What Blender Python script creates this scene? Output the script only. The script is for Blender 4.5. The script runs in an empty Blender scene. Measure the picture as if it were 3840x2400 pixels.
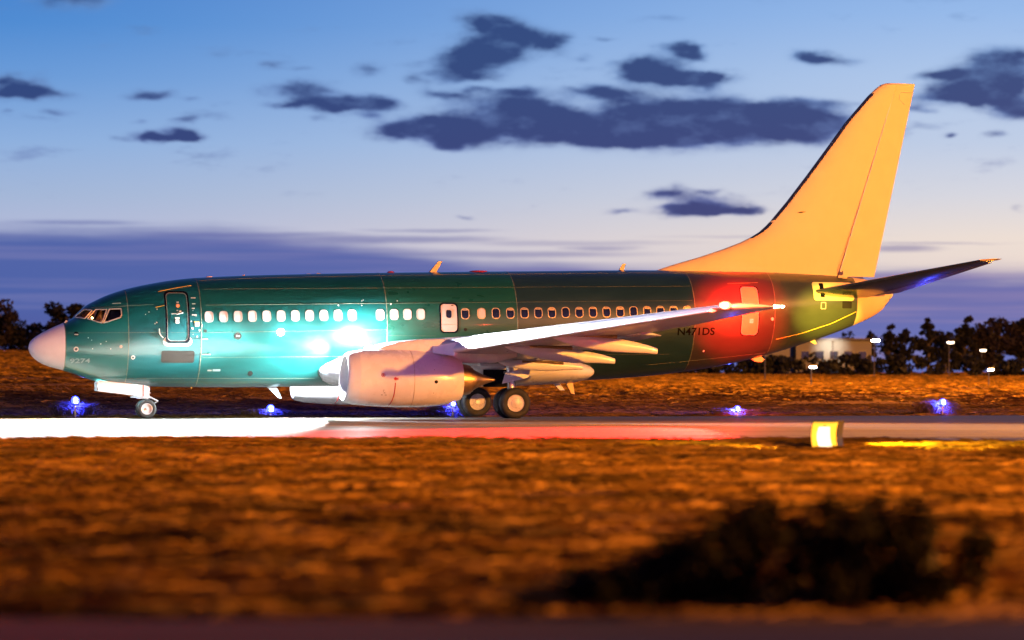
import bpy, math, random
import numpy as np
from mathutils import Vector, Matrix
random.seed(7); RNG = np.random.default_rng(7)
R = math.radians
SC = bpy.context.scene
COL = SC.collection

def lin(r, g, b):
    f = lambda c: (c/255/12.92) if c/255 <= .04045 else ((c/255+.055)/1.055)**2.4
    return (f(r), f(g), f(b), 1.0)

# ------------------------------------------------------------------ camera
CAM = Vector((-9.784, -107.228, 1.454)); YAW = 0.24881; PITCH = 0.018877
cd = bpy.data.cameras.new('camera'); cam = bpy.data.objects.new('camera', cd); COL.objects.link(cam)
cam.location = CAM; cam.rotation_euler = (math.pi/2 + PITCH, 0, -YAW)
cd.sensor_width = 36; cd.lens = 106.851; cd.clip_start = .5; cd.clip_end = 6000
cd.dof.use_dof = True; cd.dof.focus_distance = 112; cd.dof.aperture_fstop = .85
SC.camera = cam

# ------------------------------------------------------------------ view / render settings
vs = SC.view_settings; vs.view_transform = 'Standard'; vs.look = 'None'; vs.exposure = 0; vs.gamma = 1
vs.use_curve_mapping = False
SC.render.engine = 'CYCLES'
SC.cycles.use_denoising = True
SC.cycles.max_bounces = 6; SC.cycles.diffuse_bounces = 3; SC.cycles.glossy_bounces = 3
SC.cycles.transmission_bounces = 4; SC.cycles.transparent_max_bounces = 6
SC.cycles.sample_clamp_indirect = 6
SC.cycles.caustics_reflective = False; SC.cycles.caustics_refractive = False

# ------------------------------------------------------------------ world: dusk sky with cloud banks
W = bpy.data.worlds.new('World'); SC.world = W; W.use_nodes = True
NT = W.node_tree; NT.nodes.clear()
class G:
    """tiny node-graph helper"""
    def __init__(s, nt): s.nt = nt
    def n(s, t, **kw):
        o = s.nt.nodes.new(t)
        for k, v in kw.items(): setattr(o, k, v)
        return o
    def put(s, sock, v):
        if isinstance(v, bpy.types.NodeSocket): s.nt.links.new(v, sock)
        else: sock.default_value = v
    def m(s, op, a, b=0.0, c=None, clamp=False):
        o = s.n('ShaderNodeMath', operation=op, use_clamp=clamp)
        s.put(o.inputs[0], a); s.put(o.inputs[1], b)
        if c is not None: s.put(o.inputs[2], c)
        return o.outputs[0]
    def v(s, op, a, b=None):
        o = s.n('ShaderNodeVectorMath', operation=op)
        s.put(o.inputs[0], a)
        if b is not None: s.put(o.inputs[1], b)
        return o.outputs['Value'] if op in ('LENGTH', 'DOT_PRODUCT') else o.outputs['Vector']
    def ss(s, x, lo, hi, a=0.0, b=1.0):
        o = s.n('ShaderNodeMapRange', interpolation_type='SMOOTHSTEP')
        s.put(o.inputs[0], x); s.put(o.inputs[1], lo); s.put(o.inputs[2], hi)
        s.put(o.inputs[3], a); s.put(o.inputs[4], b)
        return o.outputs[0]
    def mix(s, f, a, b, mode='MIX'):
        o = s.n('ShaderNodeMix', data_type='RGBA', blend_type=mode)
        s.put(o.inputs[0], f); s.put(o.inputs[6], a); s.put(o.inputs[7], b)
        return o.outputs[2]
    def ramp(s, f, stops, interp='LINEAR'):
        o = s.n('ShaderNodeValToRGB'); cr = o.color_ramp; cr.interpolation = interp
        while len(cr.elements) < len(stops): cr.elements.new(.5)
        for e, (p, c) in zip(cr.elements, stops): e.position = p; e.color = c
        s.put(o.inputs[0], f); return o.outputs[0]
    def comb(s, x, y, z):
        o = s.n('ShaderNodeCombineXYZ')
        for i, q in enumerate((x, y, z)): s.put(o.inputs[i], q)
        return o.outputs[0]
    def noise(s, vec, scale, detail=4, rough=.55, dist=0.0, out='Fac'):
        o = s.n('ShaderNodeTexNoise'); s.put(o.inputs['Vector'], vec)
        o.inputs['Scale'].default_value = scale; o.inputs['Detail'].default_value = detail
        o.inputs['Roughness'].default_value = rough; o.inputs['Distortion'].default_value = dist
        return o.outputs[out]
g = G(NT)
tc = g.n('ShaderNodeTexCoord'); sep = g.n('ShaderNodeSeparateXYZ'); NT.links.new(tc.outputs['Generated'], sep.inputs[0])
dx, dy, dz = sep.outputs
az = g.m('MULTIPLY', g.m('SUBTRACT', g.m('ARCTAN2', dx, dy), YAW), 57.29578)     # compass degrees from the taxiway view
el = g.m('MULTIPLY', g.m('ARCSINE', dz), 57.29578)
azc = g.m('MINIMUM', g.m('MAXIMUM', az, -14.0), 14.0)
rt = g.ss(azc, -11.0, 11.0)
# clear sky: west (left) and sunset side (right) by elevation 0..12 deg, deeper blue above
def stops(rows): return [(e/14.0, lin(*c)) for e, c in rows]
eN = g.m('DIVIDE', el, 14.0, clamp=True)
skyL = g.ramp(eN, stops([(0, (150, 150, 195)), (2.6, (180, 186, 216)), (3.4, (162, 182, 216)), (4.4, (140, 175, 222)), (5.6, (104, 154, 216)), (6.6, (76, 138, 210)), (8.5, (62, 118, 198)), (14, (44, 84, 160))]))
skyR = g.ramp(eN, stops([(0, (225, 200, 195)), (2.6, (236, 222, 212)), (3.4, (214, 215, 224)), (4.4, (190, 205, 230)), (5.6, (176, 200, 234)), (6.8, (150, 186, 234)), (8.5, (120, 164, 222)), (14, (64, 104, 176))]))
clear = g.mix(rt, skyL, skyR)
hi = g.ss(el, 12.0, 60.0)
clear = g.mix(hi, clear, lin(20, 40, 92))
# --- clouds
P = g.comb(az, el, 0.0)
Ps = g.comb(g.m('MULTIPLY', az, .42), el, 3.7)
w1 = g.noise(Ps, 1.15, 4, .55, out='Color')
w2 = g.noise(Ps, 3.1, 3, .5, out='Color')
warp = g.v('ADD', g.v('MULTIPLY', g.v('SUBTRACT', w1, (.5, .5, .5)), (1.5, .42, 0)), g.v('MULTIPLY', g.v('SUBTRACT', w2, (.5, .5, .5)), (.5, .22, 0)))
Pw = g.v('ADD', P, warp)
CL = [(180,15,85,26,.75),(55,208,48,20),(95,232,78,12),(20,228,50,10),(360,228,54,12),(470,236,30,7,.5),(160,272,46,11,.6),(15,268,25,7,.4),
 (345,325,45,14),(440,318,45,15),(400,331,80,8),(475,288,50,8,.7),(330,290,26,5,.4),(265,330,18,6,.35),(655,153,36,11,.8),(725,165,30,7,.4),(540,130,42,14,.3),
 (720,208,68,17),(760,240,86,20),(800,252,78,16),(900,250,46,13),(850,278,36,10,.7),(665,255,36,11,.7),(745,285,26,9,.4),(885,165,42,18,.65),
 (1140,80,68,42),(1195,85,50,38),(1090,142,56,32),(1180,130,60,38),(1290,110,40,26),(1110,178,62,15,.8),(1010,190,32,14,.6),(1000,150,40,12,.35),(1350,145,30,10,.5),
 (1080,225,62,15,.8),(1230,215,52,10,.8),(1140,210,30,8,.6),(1040,302,130,26),(940,312,60,20),(1080,348,42,12),(1050,330,72,16),
 (1180,285,120,42),(1240,250,70,30),(1350,295,140,44),(1505,265,76,44),(1560,290,150,44),(1680,262,80,44),(1720,295,150,42),(1850,300,112,38),(1940,300,74,34),(1900,252,110,13,.6),(1450,315,120,30),(1620,318,210,26),
 (1415,218,62,14),(1600,120,56,20),(1622,125,30,24),(1520,155,72,16),(1540,175,62,20),(1590,190,62,12),(1690,190,66,17),(1640,185,62,11),(1550,50,62,13,.5),(1420,95,42,8,.35),
 (1950,145,72,15,.85),(1905,145,32,9,.5),(2350,165,92,33),(2390,210,82,48),(2240,190,62,12),(2270,215,62,14),(2240,245,82,16,.8),(2300,245,72,18,.8),(2390,270,62,22),(2160,270,40,12,.7),
 (2215,328,17,8,.8),(2325,325,30,11,.6),(2060,330,30,6,.3),(1600,458,56,17),(1690,490,78,18),(1660,500,92,10),(1770,505,46,8,.9),(1690,460,20,9,.5),(1620,490,62,5,.5),
 (1470,495,32,7,.6),(1085,511,26,6,.5),(1260,487,20,5,.3),(2400,495,20,9,.3)]
acc = None
for c in CL:
    x, y, rx, ry = c[:4]; st = c[4] if len(c) > 4 else 1.0
    a0 = (x*1.5874-1920)/198.9; e0 = (1415.2-y*1.5874)/198.9
    rx *= 1.5874/198.9; ry *= 1.5874/198.9
    d = g.v('LENGTH', g.v('MULTIPLY', g.v('SUBTRACT', Pw, (a0, e0, 0)), (1/rx, 1/ry, 0)))
    val = g.m('MULTIPLY', g.m('POWER', 2.71828, g.m('MULTIPLY', g.m('MULTIPLY', d, d), -.95)), st)
    acc = val if acc is None else g.m('ADD', acc, val)
fine = g.noise(Ps, 3.2, 5, .6)
accn = g.m('ADD', acc, g.m('MULTIPLY', g.m('SUBTRACT', fine, .5), g.ss(acc, .04, .3, 0, .95)))
wis = g.noise(g.comb(g.m('MULTIPLY', az, .55), g.m('MULTIPLY', el, 2.1), 12.4), 1.0, 5, .6)
wisp = g.m('MULTIPLY', g.m('MULTIPLY', g.ss(wis, .57, .76), .62), g.m('MULTIPLY', g.ss(el, 2.9, 4.2), g.ss(acc, .0, .25, .75, 1.0)))
cA = g.m('MAXIMUM', g.ss(accn, .03, .92), wisp)
# scattered clouds carry on round the rest of the sky
n2 = g.noise(g.comb(g.m('MULTIPLY', az, .16), g.m('MULTIPLY', el, .36), 9.1), 1.0, 5, .55)
outside = g.m('MAXIMUM', g.ss(g.m('ABSOLUTE', az), 9.5, 13.0), g.ss(el, 7.3, 9.0))
cB = g.m('MULTIPLY', g.m('MULTIPLY', g.ss(n2, .54, .68), outside), g.ss(el, 60.0, 18.0))
cloudA = g.m('MAXIMUM', cA, cB)
inner = g.noise(Ps, 2.2, 4, .6)
cdeep = g.m('ADD', g.ss(accn, .30, 1.25), g.m('MULTIPLY', g.m('SUBTRACT', inner, .47), 2.4), clamp=True)
ccol = g.mix(cdeep, lin(92, 108, 170), lin(42, 56, 118))
ccol = g.mix(g.ss(el, 3.4, 6.4), ccol, g.mix(cdeep, lin(104, 140, 194), lin(40, 66, 122)))
skyc = g.mix(g.m('MULTIPLY', cloudA, .96), clear, ccol)
# low bank of cloud along the horizon
bt = g.ramp(g.m('DIVIDE', g.m('ADD', azc, 14.0), 28.0), [(0, (2.77,)*3+(1,)), (.30, (2.74,)*3+(1,)), (.38, (2.55,)*3+(1,)), (.48, (2.2,)*3+(1,)), (.62, (2.02,)*3+(1,)), (.78, (2.0,)*3+(1,)), (1, (1.93,)*3+(1,))])
bw = g.noise(g.comb(g.m('MULTIPLY', az, .25), g.m('MULTIPLY', el, 1.6), 1.3), 1.6, 4, .5)
bd = g.m('ADD', g.m('SUBTRACT', bt, el), g.m('MULTIPLY', g.m('SUBTRACT', bw, .5), .30))
bw2 = g.noise(g.comb(g.m('MULTIPLY', az, .09), g.m('MULTIPLY', el, 3.2), 6.3), 1.5, 4, .55)
bank = g.m('MULTIPLY', g.ss(g.m('ADD', bd, g.m('MULTIPLY', g.m('SUBTRACT', bw2, .5), .5)), -.22, .26), .96)
bcol = g.mix(rt, lin(70, 94, 166), lin(100, 106, 172))
bcol = g.mix(g.ss(el, .3, 1.6), g.mix(rt, lin(76, 82, 152), lin(88, 108, 184)), bcol)
bcol = g.mix(g.ss(bw2, .42, .68), bcol, g.mix(rt, lin(96, 108, 172), lin(134, 124, 176)))
skyc = g.mix(bank, skyc, bcol)
sacc = None
for (x, y, rx, ry, st) in [(200,530,200,7,.45),(620,556,330,9,.5),(900,566,360,12,.62),(1010,545,190,6,.45),(1330,574,360,9,.34),(1420,586,110,9,.5),(1200,600,420,10,.55),(1820,560,320,5,.26),(2130,590,120,11,.62),(2200,578,200,4,.4)]:
    a0 = (x*1.5874-1920)/198.9; e0 = (1415.2-y*1.5874)/198.9; rx *= 1.5874/198.9; ry *= 1.5874/198.9
    d = g.v('LENGTH', g.v('MULTIPLY', g.v('SUBTRACT', g.v('ADD', P, g.v('MULTIPLY', warp, (1, .22, 0))), (a0, e0, 0)), (1/rx, 1/ry, 0)))
    val = g.m('MULTIPLY', g.ss(d, 1.15, .2), st)
    sacc = val if sacc is None else g.m('MAXIMUM', sacc, val)
skyc = g.mix(sacc, skyc, g.mix(rt, lin(92, 104, 170), lin(128, 122, 168)))
# the dusk glow is ahead; the sky darkens round to the east behind the photographer
cosd = g.m('COSINE', g.m('DIVIDE', g.m('SUBTRACT', az, 14.0), 57.29578))
east = g.ramp(g.m('DIVIDE', el, 90.0, clamp=True), [(0, lin(192, 146, 212)), (.12, lin(158, 128, 212)), (.27, lin(62, 62, 138)), (.6, lin(20, 34, 84)), (1, lin(18, 34, 80))])
east = g.mix(g.m('MULTIPLY', cloudA, .6), east, lin(70, 66, 120))
skyc = g.mix(g.ss(cosd, .93, -.25), skyc, east)
skyc = g.mix(g.ss(el, -.4, -1.5), skyc, lin(40, 26, 18))
nis = g.n('ShaderNodeTexSky', sky_type='NISHITA'); nis.sun_disc = False
nis.sun_elevation = R(0.6); nis.sun_rotation = YAW + R(24); nis.altitude = 0; nis.air_density = 1.2; nis.dust_density = 1.5; nis.ozone_density = 2.5
bg1 = g.n('ShaderNodeBackground'); g.put(bg1.inputs[0], skyc); bg1.inputs[1].default_value = 1.0
bg2 = g.n('ShaderNodeBackground'); g.put(bg2.inputs[0], nis.outputs[0]); bg2.inputs[1].default_value = 0.006
ad = g.n('ShaderNodeAddShader'); NT.links.new(bg1.outputs[0], ad.inputs[0]); NT.links.new(bg2.outputs[0], ad.inputs[1])
wo = g.n('ShaderNodeOutputWorld'); NT.links.new(ad.outputs[0], wo.inputs[0])

# ------------------------------------------------------------------ the last of the sun, low behind the cloud bank on the right
sl = bpy.data.lights.new('sun', 'SUN'); sl.energy = .06; sl.angle = R(12); sl.color = (1, .8, .7)
so = bpy.data.objects.new('sun', sl); COL.objects.link(so)
so.rotation_euler = Vector((-math.sin(YAW+R(24)), -math.cos(YAW+R(24)), -.03)).to_track_quat('-Z', 'Y').to_euler()

def lamp(name, kind, loc, power, color, target=None, angle=60, blend=.5, size=.1, parent=None):
    l = bpy.data.lights.new(name, kind); l.energy = power; l.color = color
    if kind in ('POINT', 'SPOT'): l.shadow_soft_size = size
    if kind == 'SPOT': l.spot_size = R(angle); l.spot_blend = blend
    o = bpy.data.objects.new(name, l); COL.objects.link(o)
    if target is not None: o.rotation_euler = (Vector(target)-Vector(loc)).to_track_quat('-Z', 'Y').to_euler()
    o.location = Vector(loc) - (Vector(parent.location) if parent else Vector())
    if parent: o.parent = parent
    return o

# ------------------------------------------------------------------ materials
def mat(name, color, rough=.5, metal=0.0, noise=None, bump=None, emit=None, estr=0.0, coat=0.0, spec=.5, trans=0.0, ior=1.5, alpha=1.0):
    """noise = (scale, amount, detail[, stretch]); bump = (scale, strength, distance)"""
    m = bpy.data.materials.new(name); m.use_nodes = True
    nt = m.node_tree; b = nt.nodes['Principled BSDF']; h = G(nt)
    c = tuple(color[:3])+(1,)
    b.inputs['Base Color'].default_value = c; b.inputs['Roughness'].default_value = rough
    b.inputs['Metallic'].default_value = metal; b.inputs['Specular IOR Level'].default_value = spec
    b.inputs['Coat Weight'].default_value = coat; b.inputs['Coat Roughness'].default_value = .08
    b.inputs['Transmission Weight'].default_value = trans; b.inputs['IOR'].default_value = ior
    if noise or bump:
        t = h.n('ShaderNodeTexCoord').outputs['Object']
        if noise:
            st = noise[3] if len(noise) > 3 else (1, 1, 1)
            f = h.noise(h.v('MULTIPLY', t, st), noise[0], noise[2], .6)
            lo = tuple(max(0, q*(1-noise[1])) for q in c[:3])+(1,); hi_ = tuple(min(1, q*(1+noise[1])) for q in c[:3])+(1,)
            h.put(b.inputs['Base Color'], h.ramp(f, [(.28, lo), (.72, hi_)]))
            h.put(b.inputs['Roughness'], h.ss(f, .2, .8, max(.02, rough*.82), min(1, rough*1.2)))
        if bump:
            bp = h.n('ShaderNodeBump'); bp.inputs['Strength'].default_value = bump[1]; bp.inputs['Distance'].default_value = bump[2]
            h.put(bp.inputs['Height'], h.noise(t, bump[0], 4, .6)); nt.links.new(bp.outputs[0], b.inputs['Normal'])
    if emit:
        b.inputs['Emission Color'].default_value = tuple(emit[:3])+(1,); b.inputs['Emission Strength'].default_value = estr
    return m
SKIN = (1.3, .06, .004)
M = {}
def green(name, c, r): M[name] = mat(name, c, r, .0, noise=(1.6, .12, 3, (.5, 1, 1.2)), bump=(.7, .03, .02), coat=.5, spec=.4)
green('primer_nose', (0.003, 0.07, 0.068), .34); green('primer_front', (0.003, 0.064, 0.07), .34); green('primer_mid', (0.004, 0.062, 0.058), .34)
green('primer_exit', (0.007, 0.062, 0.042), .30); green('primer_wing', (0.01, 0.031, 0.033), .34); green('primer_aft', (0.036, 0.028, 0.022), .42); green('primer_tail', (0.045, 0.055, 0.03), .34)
M['radome'] = mat('radome_white', (.74, .72, .76), .42, noise=(2.5, .05, 4))
M['white'] = mat('white_paint', (.70, .70, .76), .28, noise=(1.6, .06, 5), coat=.4)
M['sodium_tinted'] = mat('sodium_tinted_white', (.80, .56, .27), .6, noise=(1.2, .05, 4), coat=.0, spec=.25)  # white paint with the orange of the sodium light put into its colour
M['wing_grey'] = mat('wing_grey_paint', (.48, .48, .56), .32, noise=(1.4, .12, 5), coat=.3)
M['slat'] = mat('polished_aluminium', (.80, .81, .84), .34, .30, noise=(3, .06, 4))
M['aft_door'] = mat('aft_door_paint', (.42, .30, .15), .5, noise=(2, .12, 4))
M['mirror'] = mat('polished_hinge_cover', (.92, .90, .86), .16, 1.0, noise=(6, .03, 3))
M['lip'] = mat('inlet_lip_metal', (.74, .75, .79), .38, .15, noise=(3, .03, 2))
M['bronze'] = mat('heat_stained_steel', (.36, .25, .15), .34, .85, noise=(5, .3, 5))
M['dark_metal'] = mat('dark_metal', (.07, .065, .07), .4, .6, noise=(6, .3, 4))
M['steel'] = mat('gear_steel', (.55, .55, .56), .32, .7, noise=(8, .2, 4))
M['rubber'] = mat('tyre_rubber', (.010, .010, .011), .7, noise=(9, .35, 5), bump=(40, .2, .004))
M['hub'] = mat('hub_paint', (.48, .46, .49), .3, .15, noise=(9, .1, 4))
M['seal'] = mat('door_seal', (.004, .004, .007), .85, spec=.04, noise=(20, .3, 3))
M['frame'] = mat('window_frame_metal', (.42, .37, .33), .45, .35, noise=(20, .2, 4))
M['wframe'] = mat('window_surround', (.46, .33, .20), .4, .3, noise=(30, .2, 3))
M['blind'] = mat('window_blind', (.50, .42, .41), .45, noise=(20, .05, 3))
M['pane'] = mat('cabin_pane', (.012, .014, .022), .07, noise=(14, .4, 3), spec=.8)
M['cockpit_glass'] = mat('cockpit_glass', (.9, .93, .95), .02, trans=1.0, ior=1.05)
M['stab'] = mat('tailplane_primer', (.06, .075, .07), .22, .45, noise=(2, .3, 4), coat=.5)
M['stab_under'] = mat('tailplane_skin', (.22, .19, .16), .35, .2, noise=(2, .25, 4))
M['red'] = mat('red_paint', (.45, .02, .02), .4, noise=(20, .2, 3))
M['black'] = mat('black_paint', (.012, .010, .010), .4, noise=(15, .3, 3))
M['brown_letter'] = mat('registration_ink', (.002, .001, .001), .8, spec=.1, noise=(20, .2, 3))
M['pale_ink'] = mat('stencil_ink', (.26, .34, .34), .5, noise=(30, .25, 4))
M['grey_panel'] = mat('taupe_panel', (.022, .019, .017), .9, spec=.05, noise=(3, .1, 3))
M['putty'] = mat('sealant', (.70, .66, .62), .5, noise=(12, .2, 4))
M['seam'] = mat('seam_sealant', (.12, .12, .08), .45, noise=(7, .5, 5))
M['dark_leading'] = mat('dark_leading_edge', (.03, .03, .05), .35, noise=(4, .3, 3))
M['orange_vp'] = mat('viewport_orange', (.75, .32, .06), .35, noise=(20, .15, 3))
M['yellow'] = mat('yellow_paint', (.72, .45, .06), .4, noise=(15, .15, 3))
M['shell_black'] = mat('lamp_housing', (.02, .018, .015), .45, noise=(12, .3, 4))
M['bark'] = mat('bark', (.06, .045, .03), .9, noise=(6, .4, 5))
M['em_white'] = mat('lamp_white', (.9, .9, .9), .3, emit=(1, .98, .95), estr=60, noise=(5, .02, 2))
M['em_warm'] = mat('lamp_warm', (.9, .9, .9), .3, emit=(1, .80, .55), estr=14, noise=(5, .02, 2))
M['em_red'] = mat('lamp_red', (.9, .2, .2), .3, emit=(1, .035, .02), estr=16, noise=(5, .02, 2))
M['em_blue'] = mat('lamp_blue', (.1, .1, .9), .3, emit=(.02, .03, 1), estr=14, noise=(5, .02, 2))
M['em_bluecore'] = mat('lamp_blue_core', (.9, .9, 1), .3, emit=(.55, .65, 1), estr=60, noise=(5, .02, 2))
M['em_sodium'] = mat('lamp_sodium', (.9, .6, .3), .3, emit=(1, .45, .08), estr=40, noise=(5, .02, 2))
M['em_sign'] = mat('lamp_panel', (.9, .9, .8), .3, emit=(1, .95, .70), estr=1.5, noise=(5, .02, 2))
M['em_signy'] = mat('lamp_reflector', (.9, .7, .1), .3, emit=(1, .66, .04), estr=.75, noise=(5, .05, 2))
M['em_win'] = mat('lit_window', (.8, .8, .7), .3, emit=(1, .86, .62), estr=.6, noise=(3, .1, 2))

# ------------------------------------------------------------------ mesh builder
ORG = {}
class MB:
    def __init__(s): s.V = []; s.F = []
    def add(s, V, F):
        o = len(s.V); s.V += [tuple(map(float, v)) for v in V]; s.F += [tuple(i+o for i in f) for f in F]
    def box(s, c, d, rot=None):
        V = [Vector((x*d[0]/2, y*d[1]/2, z*d[2]/2)) for x in (-1, 1) for y in (-1, 1) for z in (-1, 1)]
        if rot is not None: V = [rot @ v for v in V]
        s.add([v+Vector(c) for v in V], [(0, 1, 3, 2), (4, 6, 7, 5), (0, 4, 5, 1), (2, 3, 7, 6), (0, 2, 6, 4), (1, 5, 7, 3)])
    def loft(s, rings, closed=True, caps=True, loop=False):
        n = len(rings[0]); V = [p for r in rings for p in r]; F = []
        k = len(rings)
        for i in range(k if loop else k-1):
            a, b = i*n, ((i+1) % k)*n
            for j in range(n if closed else n-1):
                j2 = (j+1) % n; F.append((a+j, a+j2, b+j2, b+j))
        if caps and not loop: F.append(tuple(range(n-1, -1, -1))); F.append(tuple((k-1)*n+j for j in range(n)))
        s.add(V, F)
    def tube(s, pts, r, n=10, caps=True):
        pts = [Vector(p) for p in pts]; rs = r if hasattr(r, '__len__') else [r]*len(pts); rings = []
        t = (pts[1]-pts[0]).normalized(); u = t.orthogonal().normalized()
        for i, p in enumerate(pts):
            t = (pts[min(i+1, len(pts)-1)]-pts[max(i-1, 0)]).normalized()
            u = (u-t*u.dot(t)).normalized(); w = t.cross(u)
            rings.append([p+(u*math.cos(q)+w*math.sin(q))*rs[i] for q in [2*math.pi*j/n for j in range(n)]])
        s.loft(rings, True, caps)
    def lathe(s, prof, o, axis, n=40, up=None, sq=None):
        """prof = [(a, r)] along axis from o"""
        ax = Vector(axis).normalized(); u = (Vector(up) if up else ax.orthogonal()).normalized(); w = ax.cross(u)
        rings = []
        for a, r in prof:
            ring = []
            for j in range(n):
                q = 2*math.pi*j/n; d = u*math.cos(q)+w*math.sin(q)
                p = Vector(o)+ax*a+d*max(r, 1e-4)
                if sq: p = sq(p)
                ring.append(p)
            rings.append(ring)
        s.loft(rings, True, False)
    def extrude(s, poly, d):
        """poly = 3-D points, d = thickness vector"""
        n = len(poly); d = Vector(d); V = [Vector(p) for p in poly]+[Vector(p)+d for p in poly]
        s.add(V, [tuple(range(n))[::-1], tuple(range(n, 2*n))]+[(i, (i+1) % n, n+(i+1) % n, n+i) for i in range(n)])
    def build(s, name, m, parent=None, smooth=40, label=None):
        me = bpy.data.meshes.new(name)
        org = ORG[parent.name] if parent else Vector()
        me.from_pydata([(v[0]-org[0], v[1]-org[1], v[2]-org[2]) for v in s.V], [], s.F)
        me.validate(); me.update()
        if smooth:
            me.polygons.foreach_set('use_smooth', [True]*len(me.polygons)); me.set_sharp_from_angle(angle=R(smooth))
        import bmesh as _b
        bm = _b.new(); bm.from_mesh(me); _b.ops.recalc_face_normals(bm, faces=bm.faces); bm.to_mesh(me); bm.free()
        me.materials.append(M[m] if isinstance(m, str) else m)
        o = bpy.data.objects.new(name, me); COL.objects.link(o)
        if parent: o.parent = parent
        ORG[o.name] = org
        if label: o['label'] = label
        return o
def thing(name, label, cat, loc=(0, 0, 0), group=None):
    o = bpy.data.objects.new(name, None); COL.objects.link(o); o.location = loc
    o['label'] = label; o['category'] = cat; ORG[o.name] = Vector(loc)
    if group: o['group'] = group
    return o
def copy_tree(o, parent=None):
    c = o.copy(); COL.objects.link(c); c.parent = parent
    for ch in list(o.children): copy_tree(ch, c)
    return c
def np_mesh(name, V, Fq, m, k=4):
    """fast mesh from numpy: V (n,3), faces (f,k)"""
    me = bpy.data.meshes.new(name); V = np.asarray(V, np.float32); Fq = np.asarray(Fq, np.int32)
    me.vertices.add(len(V)); me.vertices.foreach_set('co', V.ravel())
    me.loops.add(Fq.size); me.loops.foreach_set('vertex_index', Fq.ravel())
    me.polygons.add(len(Fq)); me.polygons.foreach_set('loop_start', np.arange(len(Fq), dtype=np.int32)*k)
    me.update(calc_edges=True); me.materials.append(m)
    return me

# ================================================================== SETTING
def smooth01(x, a, b):
    t = np.clip((x-a)/(b-a), 0, 1); return t*t*(3-2*t)
def vnoise(x, y, seed=0):
    """smooth value noise"""
    xi = np.floor(x).astype(int); yi = np.floor(y).astype(int); fx = x-xi; fy = y-yi
    fx = fx*fx*(3-2*fx); fy = fy*fy*(3-2*fy)
    def hsh(a, b):
        v = np.sin(a*127.1+b*311.7+seed*74.7)*43758.5453; return v-np.floor(v)
    return (hsh(xi, yi)*(1-fx)+hsh(xi+1, yi)*fx)*(1-fy)+(hsh(xi, yi+1)*(1-fx)+hsh(xi+1, yi+1)*fx)*fy
def fbm(x, y, seed=0, o=4):
    s = 0; a = .5
    for i in range(o): s = s+a*vnoise(x*2**i, y*2**i, seed+i); a *= .5
    return s
def near_edge(x):
    """near edge of the taxiway: straight, then a fillet curving off towards the right of the camera"""
    x = np.asarray(x, float); t = np.clip(x+6, 0, None)
    return -36.2-.0165*t**2
def ground_z(x, y):
    x = np.asarray(x, float); y = np.asarray(y, float)
    d = np.maximum(y+107.2, 30.0); a = (x+9.78-.254*(y+107.2))/d
    s = .0185+(.0083-.0185)*smooth01(a, -.15, .03)
    far = -.24+s*np.clip(y-15, 0, 285)
    near = -.03+.10*(fbm(x*.35, y*.9, 3)-.5)*2*smooth01(-y, 38, 44)
    crown = np.where(y > .5, -.05-.0135*(y-.5), -.05)
    z = np.where(y > 15, far+.12*(fbm(x*.12, y*.25, 5)-.5)*smooth01(y, 18, 40), crown)
    nz = near_edge(x)
    return np.where(y < nz, near, z)
def cellx(): 
    return np.concatenate([np.linspace(-900, -60, 22), np.linspace(-55, 60, 180), np.linspace(63, 260, 60), np.linspace(280, 1200, 20)])
xs = cellx()
ys = np.concatenate([np.linspace(-900, -120, 14), np.linspace(-112, -36, 200), np.linspace(-35, 14, 30), np.linspace(15, 80, 90), np.linspace(82, 320, 90), np.linspace(340, 2500, 16)])
X, Y = np.meshgrid(xs, ys); Z = ground_z(X, Y)
nx, ny = len(xs), len(ys); idx = np.arange(nx*ny).reshape(ny, nx)
Fq = np.stack([idx[:-1, :-1], idx[:-1, 1:], idx[1:, 1:], idx[1:, :-1]], -1).reshape(-1, 4)
def field_material(name, dark, midc, light, stretch, scale, bumpd):
    m = bpy.data.materials.new(name); m.use_nodes = True; nt = m.node_tree; h = G(nt); b = nt.nodes['Principled BSDF']
    t = h.v('MULTIPLY', h.n('ShaderNodeTexCoord').outputs['Object'], stretch)
    f = h.noise(t, scale, 6, .62); f2 = h.noise(t, scale*.17, 3, .5)
    mixf = h.m('ADD', h.m('MULTIPLY', f, .65), h.m('MULTIPLY', f2, .35))
    h.put(b.inputs['Base Color'], h.ramp(mixf, [(.36, dark+(1,)), (.5, midc+(1,)), (.64, light+(1,))]))
    b.inputs['Roughness'].default_value = .95; b.inputs['Specular IOR Level'].default_value = .05
    bp = h.n('ShaderNodeBump'); bp.inputs['Strength'].default_value = .9; bp.inputs['Distance'].default_value = bumpd
    h.put(bp.inputs['Height'], f); nt.links.new(bp.outputs[0], b.inputs['Normal'])
    return m
M['soil'] = field_material('dry_turf', (.030, .014, .004), (.085, .042, .010), (.17, .090, .020), (.35, 1, 1), 1.3, .12)
me = np_mesh('ground', np.stack([X, Y, Z], -1).reshape(-1, 3), Fq, M['soil'])
me.polygons.foreach_set('use_smooth', [True]*len(me.polygons))
go = bpy.data.objects.new('ground', me); COL.objects.link(go); go['kind'] = 'structure'
go['label'] = 'rough dry grassland on both sides of the taxiway'
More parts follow.
